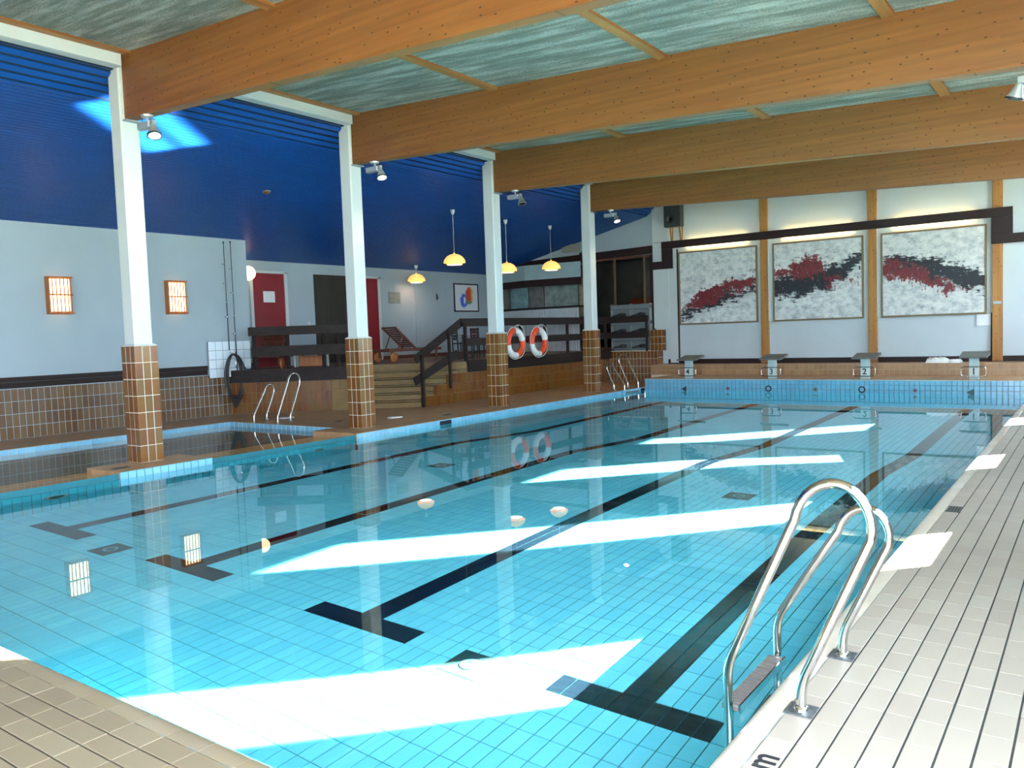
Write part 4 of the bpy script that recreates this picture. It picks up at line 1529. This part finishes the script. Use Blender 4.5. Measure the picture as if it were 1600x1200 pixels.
def painting_mat(name, seed, cR, wR, cB, wB, tint):
    m, nt, b = new_mat(name)
    b.inputs['Roughness'].default_value = .55
    L_ = nt.links.new
    tc = N(nt, 'ShaderNodeTexCoord')
    mp = N(nt, 'ShaderNodeMapping')
    mp.inputs['Location'].default_value = (seed, 0, seed * .7)
    L_(tc.outputs['Object'], mp.inputs[0])
    sx = N(nt, 'ShaderNodeSeparateXYZ')
    L_(tc.outputs['Object'], sx.inputs[0])

    def noise(scale, detail=6, st=(1, 1, 1), rough=.65):
        m2 = N(nt, 'ShaderNodeMapping')
        m2.inputs['Scale'].default_value = st
        L_(mp.outputs[0], m2.inputs[0])
        n_ = N(nt, 'ShaderNodeTexNoise')
        n_.inputs['Scale'].default_value = scale
        n_.inputs['Detail'].default_value = detail
        n_.inputs['Roughness'].default_value = rough
        L_(m2.outputs[0], n_.inputs['Vector'])
        return n_.outputs[0]

    def math_(op, a, c, clamp=False):
        n_ = N(nt, 'ShaderNodeMath', operation=op, use_clamp=clamp)
        for i, v in enumerate((a, c)):
            if isinstance(v, (int, float)):
                n_.inputs[i].default_value = v
            else:
                L_(v, n_.inputs[i])
        return n_.outputs[0]

    # u,v over the canvas (2.45 x 2.22)
    u = math_('ADD', math_('DIVIDE', sx.outputs['X'], 2.45), .5)
    v = math_('ADD', math_('DIVIDE', sx.outputs['Z'], 2.22), .5)
    n_big = noise(2.2, 3)
    n_mid = noise(6, 6, (1, 1, 1.3))
    n_fin = noise(16, 5, (1, 1, .35))
    n_scr = noise(9, 5, (.35, 1, 2.2))
    vv = math_('ADD', v, math_('MULTIPLY', math_('SUBTRACT', n_mid, .5), .34))
    vv = math_('ADD', vv, math_('MULTIPLY', math_('SUBTRACT', n_big, .5), .30))
    vv = math_('ADD', vv, math_('MULTIPLY', math_('SUBTRACT', n_fin, .5), .10))

    def curve(pts):
        f_ = N(nt, 'ShaderNodeFloatCurve')
        c_ = f_.mapping.curves[0]
        while len(c_.points) > 2:
            c_.points.remove(c_.points[1])
        c_.points[0].location = pts[0]
        c_.points[1].location = pts[-1]
        for p in pts[1:-1]:
            c_.points.new(*p)
        for p in c_.points:
            p.handle_type = 'VECTOR'
        f_.mapping.update()
        L_(u, f_.inputs['Value'])
        return f_.outputs[0]

    def mask(cc, ww, soft, brk, brk_amt):
        d_ = math_('ABSOLUTE', math_('SUBTRACT', vv, curve(cc)), 0)
        e_ = math_('SUBTRACT', curve(ww), d_)
        e_ = math_('ADD', e_, math_('MULTIPLY', math_('SUBTRACT', brk, .5), brk_amt))
        return math_('MULTIPLY', e_, soft, True)

    def mix(fac, a, c):
        x_ = N(nt, 'ShaderNodeMixRGB')
        L_(fac, x_.inputs[0])
        for i, q_ in ((1, a), (2, c)):
            if isinstance(q_, tuple):
                x_.inputs[i].default_value = (*q_, 1)
            else:
                L_(q_, x_.inputs[i])
        return x_.outputs[0]

    bgc = ramp(nt, [(.3, (.30, .33, .36)), (.5, (.58, .59, .57)), (.68, (.74, .73, .69))])
    L_(n_mid, bgc.inputs[0])
    scr = ramp(nt, [(.60, (1, 1, 1)), (.68, (.45, .47, .50))])
    L_(n_scr, scr.inputs[0])
    mm = N(nt, 'ShaderNodeMixRGB', blend_type='MULTIPLY')
    mm.inputs[0].default_value = .55
    L_(bgc.outputs[0], mm.inputs[1])
    L_(scr.outputs[0], mm.inputs[2])
    cur = mm.outputs[0]
    # grey-blue haze spots
    hz_ = ramp(nt, [(.58, (0, 0, 0)), (.68, (.35, .35, .35))])
    L_(n_big, hz_.inputs[0])
    cur = mix(hz_.outputs[0], cur, tint)
    cur = mix(mask(cB, wB, 20, n_scr, .34), cur, (.007, .007, .012))
    redc = ramp(nt, [(.35, (.045, .004, .006)), (.6, (.19, .008, .012))])
    L_(n_fin, redc.inputs[0])
    cur = mix(mask(cR, wR, 24, n_fin, .26), cur, redc.outputs[0])
    # white scratches over everything
    ws = ramp(nt, [(.66, (0, 0, 0)), (.71, (.8, .8, .8))])
    L_(noise(13, 4, (1.6, 1, .8)), ws.inputs[0])
    cur = mix(ws.outputs[0], cur, (.62, .63, .62))
    L_(cur, b.inputs['Base Color'])
    bp = N(nt, 'ShaderNodeBump')
    bp.inputs['Strength'].default_value = .3
    bp.inputs['Distance'].default_value = .01
    L_(n_fin, bp.inputs['Height'])
    L_(bp.outputs[0], b.inputs['Normal'])
    return m


P1 = painting_mat('painted_canvas_one', 3.1, [(0, .20), (.25, .33), (.6, .45), (1, .58)], [(0, .04), (.12, .07), (.3, .13), (.7, .11), (1, .10)],
                  [(0, .10), (.3, .22), (.6, .33), (1, .42)], [(0, .06), (.25, .08), (.6, .09), (1, .06)], (.42, .47, .52))
P2 = painting_mat('painted_canvas_two', 8.4, [(0, .62), (.3, .66), (.55, .70), (.6, .5), (1, .46)], [(0, .06), (.2, .09), (.3, .15), (.5, .15), (.6, .06), (.85, .04), (1, .0)],
                  [(0, .42), (.3, .45), (.6, .52), (.8, .60), (1, .76)], [(0, .16), (.3, .18), (.55, .18), (.8, .13), (1, .10)], (.34, .30, .40))
P3 = painting_mat('painted_canvas_three', 15.7, [(0, .56), (.2, .53), (.45, .44), (.65, .30), (1, .30)], [(0, .12), (.2, .13), (.45, .11), (.62, .09), (.75, .04), (1, 0)],
                  [(0, .68), (.3, .63), (.55, .55), (.75, .44), (1, .36)], [(0, .05), (.25, .10), (.5, .16), (.8, .15), (1, .13)], (.45, .48, .50))
FRAMEW = pm('thin_brown_frame', (.17, .11, .055), .5)
for x, mt, lb in ((-9.69, P1, 'abstract red and black painting at the left of the end wall'), (-6.68, P2, 'abstract red and black painting in the middle of the end wall'),
                  (-3.68, P3, 'abstract red and black painting at the right of the end wall')):
    t = empty('abstract_painting', (x, YW, 2.94), lb, 'painting', 'three abstract paintings on the end wall')
    MB().box(-1.40, 1.40, -.02, 0, -1.13, 1.29).build('white_mount', WHITE, t)
    for s_ in (-1, 1):
        MB().box(s_ * 1.395 - .025, s_ * 1.395 + .025, -.07, -.02, -1.13, 1.29).build('mount_edge', WHITE, t)
    MB().box(-1.225, 1.225, -.06, -.02, -1.11, 1.11).build('canvas', mt, t)
    for s_ in (-1, 1):
        MB().cbox(s_ * 1.25 - .025, s_ * 1.25 + .025, -.075, -.02, -1.16, 1.16, .004).build('frame_stile', FRAMEW, t)
        MB().cbox(-1.275, 1.275, -.077, -.02, s_ * 1.135 - .025, s_ * 1.135 + .025, .004).build('frame_rail', FRAMEW, t)
    l_ = empty('picture_light', (x, YW - .10, 4.30), lb.replace('abstract red and black painting', 'hidden strip light over the painting'), 'strip light', 'strip lights behind the pelmet')
    MB().tube([(-.95, 0.03, 0.02), (.95, .03, .02)], .014, 8).build('tube', TUBE, l_)
    MB().box(-1.0, 1.0, -.04, -.012, -.02, .06).build('batten_housing', WHITE, l_)

t = empty('loudspeaker', (-11.0, YW - .10, 5.24), 'black loudspeaker on wooden arms left above the pelmet', 'speaker')
MB().cbox(-.25, .30, -.36, -.06, -.36, .40, .012).build('cabinet', pm('black_cabinet', (.02, .025, .025), .5), t)
MB().lathe([(.0, .0), (.05, .0), (.10, .035), (.125, .04), (.135, .03), (.135, 0)], (-.03, -.36, -.12), (0, -1, 0), 22).build('woofer', BLACK, t)
MB().lathe([(.137, .0), (.142, .012), (.137, .025)], (-.03, -.36, -.12), (0, -1, 0), 22, True, False).build('woofer_ring', CHROME, t)
MB().lathe([(.0, .01), (.03, .012), (.045, 0)], (-.03, -.36, .2), (0, -1, 0), 16).build('tweeter', BLACK, t)
for x_ in (-.12, .20):
    for q_ in (-.04, .06):
        MB().bar((x_ + q_, -.10, -.36), (x_ + q_ * .4, -.06, -.77), .035, .03, up=(0, 1, 0)).build('wooden_arm', POSTW, t)
MB().box(-.2, .25, -.06, -.03, -.1, .2).build('wall_bracket', GREY, t)
o = MB().cbox(-.17, .17, -.006, 0, -.145, .145, .001).build('notice', PAPER, None, (-2.47, YW - .035, 1.63))
tag(o, 'white paper notice under the right painting', 'notice')
o = MB().cbox(-.09, .09, -.03, 0, -.035, .035, .004).build('switch_box', GREY, None, (-2.17, YW - .10, 2.06))
tag(o, 'small grey switch box on the right wooden post', 'switch')
o = MB().cbox(-.32, .32, -.16, 0, -.13, .13, .01).build('wall_heater', pm('beige_case', (.25, .24, .20), .6), None, (-14.95, YW - .005, 4.58))
tag(o, 'beige box mounted on the gable wall above the bar', 'wall box')
t = empty('gable_camera', (-14.5, YW - .06, 4.33), 'small black dome fixed on the gable above the bar', 'dome')
MB().lathe([(.09, .0), (.09, .04), (.07, .10), (.03, .13), (0, .135)], (0, 0, 0), (0, -1, 0), 16).build('dome', BLACK, t)
MB().lathe([(.10, .0), (.10, .02)], (0, .01, 0), (0, -1, 0), 16).build('dome_base', GREY, t)

# ------------------------------------------------------------------ starting blocks
GRIT = pm('grey_grit', (.13, .13, .12), .9, noise=.15, scale=30)
PLATE = pm('number_plate', (.60, .62, .60), .5)
POSTG = pm('pale_post', (.42, .50, .50), .45)
for x, num, lb in ((-9.59, '4', 'starting block number 4 in front of the left painting'), (-7.19, '3', 'starting block number 3 by the left wooden post'),
                   (-4.83, '2', 'starting block number 2 by the middle wooden post'), (-2.42, '1', 'starting block number 1 below the right painting')):
    t = empty('starting_block', (x, 21.95, .235), lb, 'starting block', 'starting blocks at the end of the pool')
    MB().cbox(-.10, .10, -.08, .08, 0, .52, .006).build('pedestal', POSTG, t)
    MB().cbox(-.13, .13, -.11, .13, 0, .012, .002).build('base_plate', GREY, t)
    MB().hexa([(-.29, -.20, .515), (.29, -.20, .515), (.29, .42, .60), (-.29, .42, .60), (-.29, -.20, .55), (.29, -.20, .55), (.29, .42, .655), (-.29, .42, .655)]).build('platform_board', GRIT, t)
    pl = MB().cbox(-.095, .095, -.095, -.082, .10, .29, .002).build('plate', PLATE, t)
    fo = lettering('numeral', num, .21, BLACK, .002, .004)
    fo.parent = pl
    fo.location = (0, -.098, .195)
    fo.rotation_euler = (PI / 2, 0, 0)
    hw, z0, z1, rr = .26, .085, .315, .07
    cs = [(hw - rr, z0 + rr, -PI / 2), (hw - rr, z1 - rr, 0), (-hw + rr, z1 - rr, PI / 2), (-hw + rr, z0 + rr, PI)]
    hp = []
    for cx_, cz_, a0 in cs:
        for i in range(6):
            a_ = a0 + PI / 2 * i / 5
            hp.append((cx_ + rr * math.cos(a_), -.13, cz_ + rr * math.sin(a_)))
    MB().tube(hp, .012, 8, closed=True).build('handle', CHROME, t)
    for z_ in (z0, z1):
        MB().tube([(0, -.07, z_), (0, -.13, z_)], .011, 8).build('handle_stay', CHROME, t)
# white bag lying on the bench
t = empty('white_sheet', (-3.35, 24.1, .545), 'crumpled white sheet lying on the bench left of block number 1', 'sheet')
rv, fv = [], []
random.seed(11)
nx_, ny_ = 14, 8
for j in range(ny_ + 1):
    for i in range(nx_ + 1):
        ed = min(i, nx_ - i, j, ny_ - j)
        z_ = (.0 if ed == 0 else .05 + .10 * random.random()) * (1 if i < 9 else .6)
        rv.append((-.42 + .84 * i / nx_ + .02 * random.uniform(-1, 1), -.28 + .5 * j / ny_ + .02 * random.uniform(-1, 1), z_ + .002))
for j in range(ny_):
    for i in range(nx_):
        k = j * (nx_ + 1) + i
        fv.append((k, k + 1, k + nx_ + 2, k + nx_ + 1))
MB().add(rv, fv, True).build('sheet_cloth', RINGW, t)

# lane marks, inlets on the end wall
for x, kind, lb in ((-9.62, 'tri', 'black triangle mark at the waterline before the left painting'), (-7.22, 'ring', 'black ring mark at the waterline before the left wooden post'),
                    (-4.86, 'ring', 'black ring mark at the waterline before the middle wooden post'), (-2.45, 'tri', 'black triangle mark at the waterline before the right painting')):
    mbm = MB()
    if kind == 'tri':
        f_ = [(-.10, 0, -.005), (.05, 0, -.085), (.05, 0, .085)]
        mbm.add([(a, -.004, c) for a, _, c in f_] + [(a, .004, c) for a, _, c in f_], [(0, 1, 2), (5, 4, 3), (0, 3, 4, 1), (1, 4, 5, 2), (2, 5, 3, 0)])
        o = mbm.build('triangle_mark', BLACK, None, (x, YF - .010, -.045))
    else:
        mbm.lathe([(.052, -.004), (.052, .004), (.085, .004), (.085, -.004), (.052, -.004)], (0, 0, 0), (0, -1, 0), 24, False)
        o = mbm.build('ring_mark', BLACK, None, (x, YF - .010, -.01))
    tag(o, lb, 'lane mark')
for x, lb in ((-8.35, 'small round inlet between the triangle and ring marks on the left of the end wall'), (-6.0, 'small round inlet on the end wall midway between the two ring marks'), (-3.65, 'small round inlet between the ring and triangle marks on the right of the end wall')):
    t = empty('pool_inlet', (x, YF - .006, -.02), lb, 'inlet', 'round inlets on the end wall')
    MB().lathe([(.0, .004), (.025, .004), (.03, .01), (.05, .012), (.055, .0)], (0, 0, 0), (0, -1, 0), 18).build('flange', pm('pinkish_plastic', (.24, .20, .21), .5), t)
    MB().lathe([(.0, .005), (.024, .006)], (0, -.001, 0), (0, -1, 0), 14).build('opening', BLACK, t)

# skimmer mouths on the left rim
for y, hw_, lb in ((12.65, .2, 'dark skimmer mouth in the left pool rim between the second and third columns'), (21.52, .15, 'dark skimmer mouth in the left pool rim by the far ladder')):
    t = empty('skimmer', (XL + .008, y, -.06), lb, 'skimmer', 'skimmer mouths in the pool rim')
    for a in ((-hw_, hw_, -.055, -.04), (-hw_, hw_, .04, .055)):
        MB().cbox(-.004, .008, a[0], a[1], a[2], a[3], .002).build('rim_bar', SKYB, t)
    for a in (-hw_, hw_ - .015):
        MB().cbox(-.004, .007, a, a + .015, -.04, .04, .002).build('rim_post', SKYB, t)
    MB().box(-.003, .002, -hw_ + .015, hw_ - .015, -.04, .04).build('mouth', VOID, t)

# floor drains and wall fitting under water
DRAINM = pm('drain_cover', (.010, .045, .045), .5)
for (x, y), lb in zip(((-3.6, 4.35), (-8.45, 4.36), (-3.6, 9.66), (-8.42, 9.66)), ('square drain cover on the pool floor between the two nearest crossbars', 'square drain cover on the pool floor left of the second farthest crossbar',
                      'square drain cover on the pool floor half way along, right', 'square drain cover on the pool floor half way along, left')):
    t = empty('floor_drain', (x, y, -1.4), lb, 'drain', 'drain covers on the pool floor')
    a = MB().cbox(-.17, .17, -.17, .17, -.004, .006, .003).build('cover', DRAINM, t)
    c = MB().lathe([(.05, .006), (.075, .007), (.08, .012), (.07, .013), (.055, .009)], (0, 0, 0), (0, 0, 1), 22, True, False).build('ring', pm('drain_ring', (.12, .40, .42), .4), t)
    CAUST.extend([a, c])
for y, lb in ((4.95, 'dark round lamp in the underwater wall left of the islet'), (9.3, 'dark round lamp in the underwater wall near the deck corner')):
    t = empty('underwater_lamp', (XL + .006, y, -.55), lb, 'underwater lamp', 'underwater lamps in the left wall')
    a = MB().lathe([(.15, .0), (.15, .012), (.13, .02), (.10, .02)], (0, 0, 0), (1, 0, 0), 22, True, False).build('ring', GREY, t)
    c = MB().lathe([(.0, .018), (.09, .014), (.11, .01)], (0, 0, 0), (1, 0, 0), 22).build('lens', DRAINM, t)
    CAUST.extend([a, c])

# deck drains and a white lid
GRATE = pm('dark_grate', (.05, .05, .045), .6, .3)
for (x, y), rz_, lb in zip(((-1.08 + .03, 8.12), (-11.44, 13.4), (-12.92, 11.63), (-11.24, 6.02)), (0, 0, .3, 0), ('dark deck drain near the right pool edge', 'dark deck drain between the second and third columns', 'dark deck drain left of the second column', 'dark slotted drain on the islet')):
    t = empty('deck_drain', (x, y, .0), lb, 'drain', None, rz_)
    for k in range(5):
        MB().box(-.055 + .024 * k, -.041 + .024 * k, -.11, .11, 0, .006).build('bar', GRATE, t)
    for y_ in (-.115, .105):
        MB().box(-.06, .06, y_, y_ + .012, 0, .007).build('end_bar', GRATE, t)
    MB().box(-.058, .058, -.105, .105, -.002, .002).build('drain_pan', VOID, t)
for (x, y), lb in (((-12.25, 12.61), 'white round lid on the deck before the stairs'), ((-14.75, 11.75), 'white round lid on the deck behind the paddling pool ladder')):
    t = empty('skimmer_cover', (x, y, .0), lb, 'lid', 'white round lids on the left deck')
    MB().lathe([(.17, .0), (.17, .008), (.155, .014), (.02, .016), (0, .016)], (0, 0, 0), (0, 0, 1), 24).build('lid_disc', RINGW, t)
    MB().lathe([(.03, .014), (.03, .02), (0, .021)], (0, 0, 0), (0, 0, 1), 12).build('lid_knob', GREY, t)

# painted depth letters on the right deck
for y, sz, lb in ((3.02, .19, 'black letter m painted on the right deck before the near ladder'), (13.36, .19, 'black letter m painted on the right deck far along the pool')):
    o = lettering('depth_letter', 'm', sz * .85, BLACK, .0006, .003, 'TOP_BASELINE')
    o.location = (-1.015 if y < 4 else -.80, y + (.04 if y < 4 else 0), .0008)
    o.rotation_euler = (0, 0, PI / 2)
    tag(o, lb, 'letter')

# narrow-beam lamps added at water level, standing in for sun mirrored onto the ceiling
SUN_UP = Vector((SUN_DIR.x, SUN_DIR.y, -SUN_DIR.z))
tgt = Vector((-12.5, 7.50, 5.25))
e1 = SUN_UP.cross(Z1).normalized()
e2 = e1.cross(SUN_UP).normalized()
for off, h_ in ((.19, .22), (-.14, .28)):
    gl = bpy.data.lights.new('added_glint_lamp', 'AREA')
    gl.shape = 'RECTANGLE'
    gl.size, gl.size_y = 2.0, h_
    gl.spread = math.radians(1.2)
    gl.energy = 170 * h_
    gl.color = (1.0, .97, .9)
    go = bpy.data.objects.new('added_glint_lamp', gl)
    COL.objects.link(go)
    c_ = tgt + e2 * off
    go.location = c_ - SUN_UP * ((c_.z - .05) / SUN_UP.z)
    zax = -SUN_UP
    go.rotation_euler = Matrix(((e1.x, zax.cross(e1).x, zax.x), (e1.y, zax.cross(e1).y, zax.y), (e1.z, zax.cross(e1).z, zax.z))).to_euler()

for o in CAUST:
    o.cycles.is_caustics_receiver = True
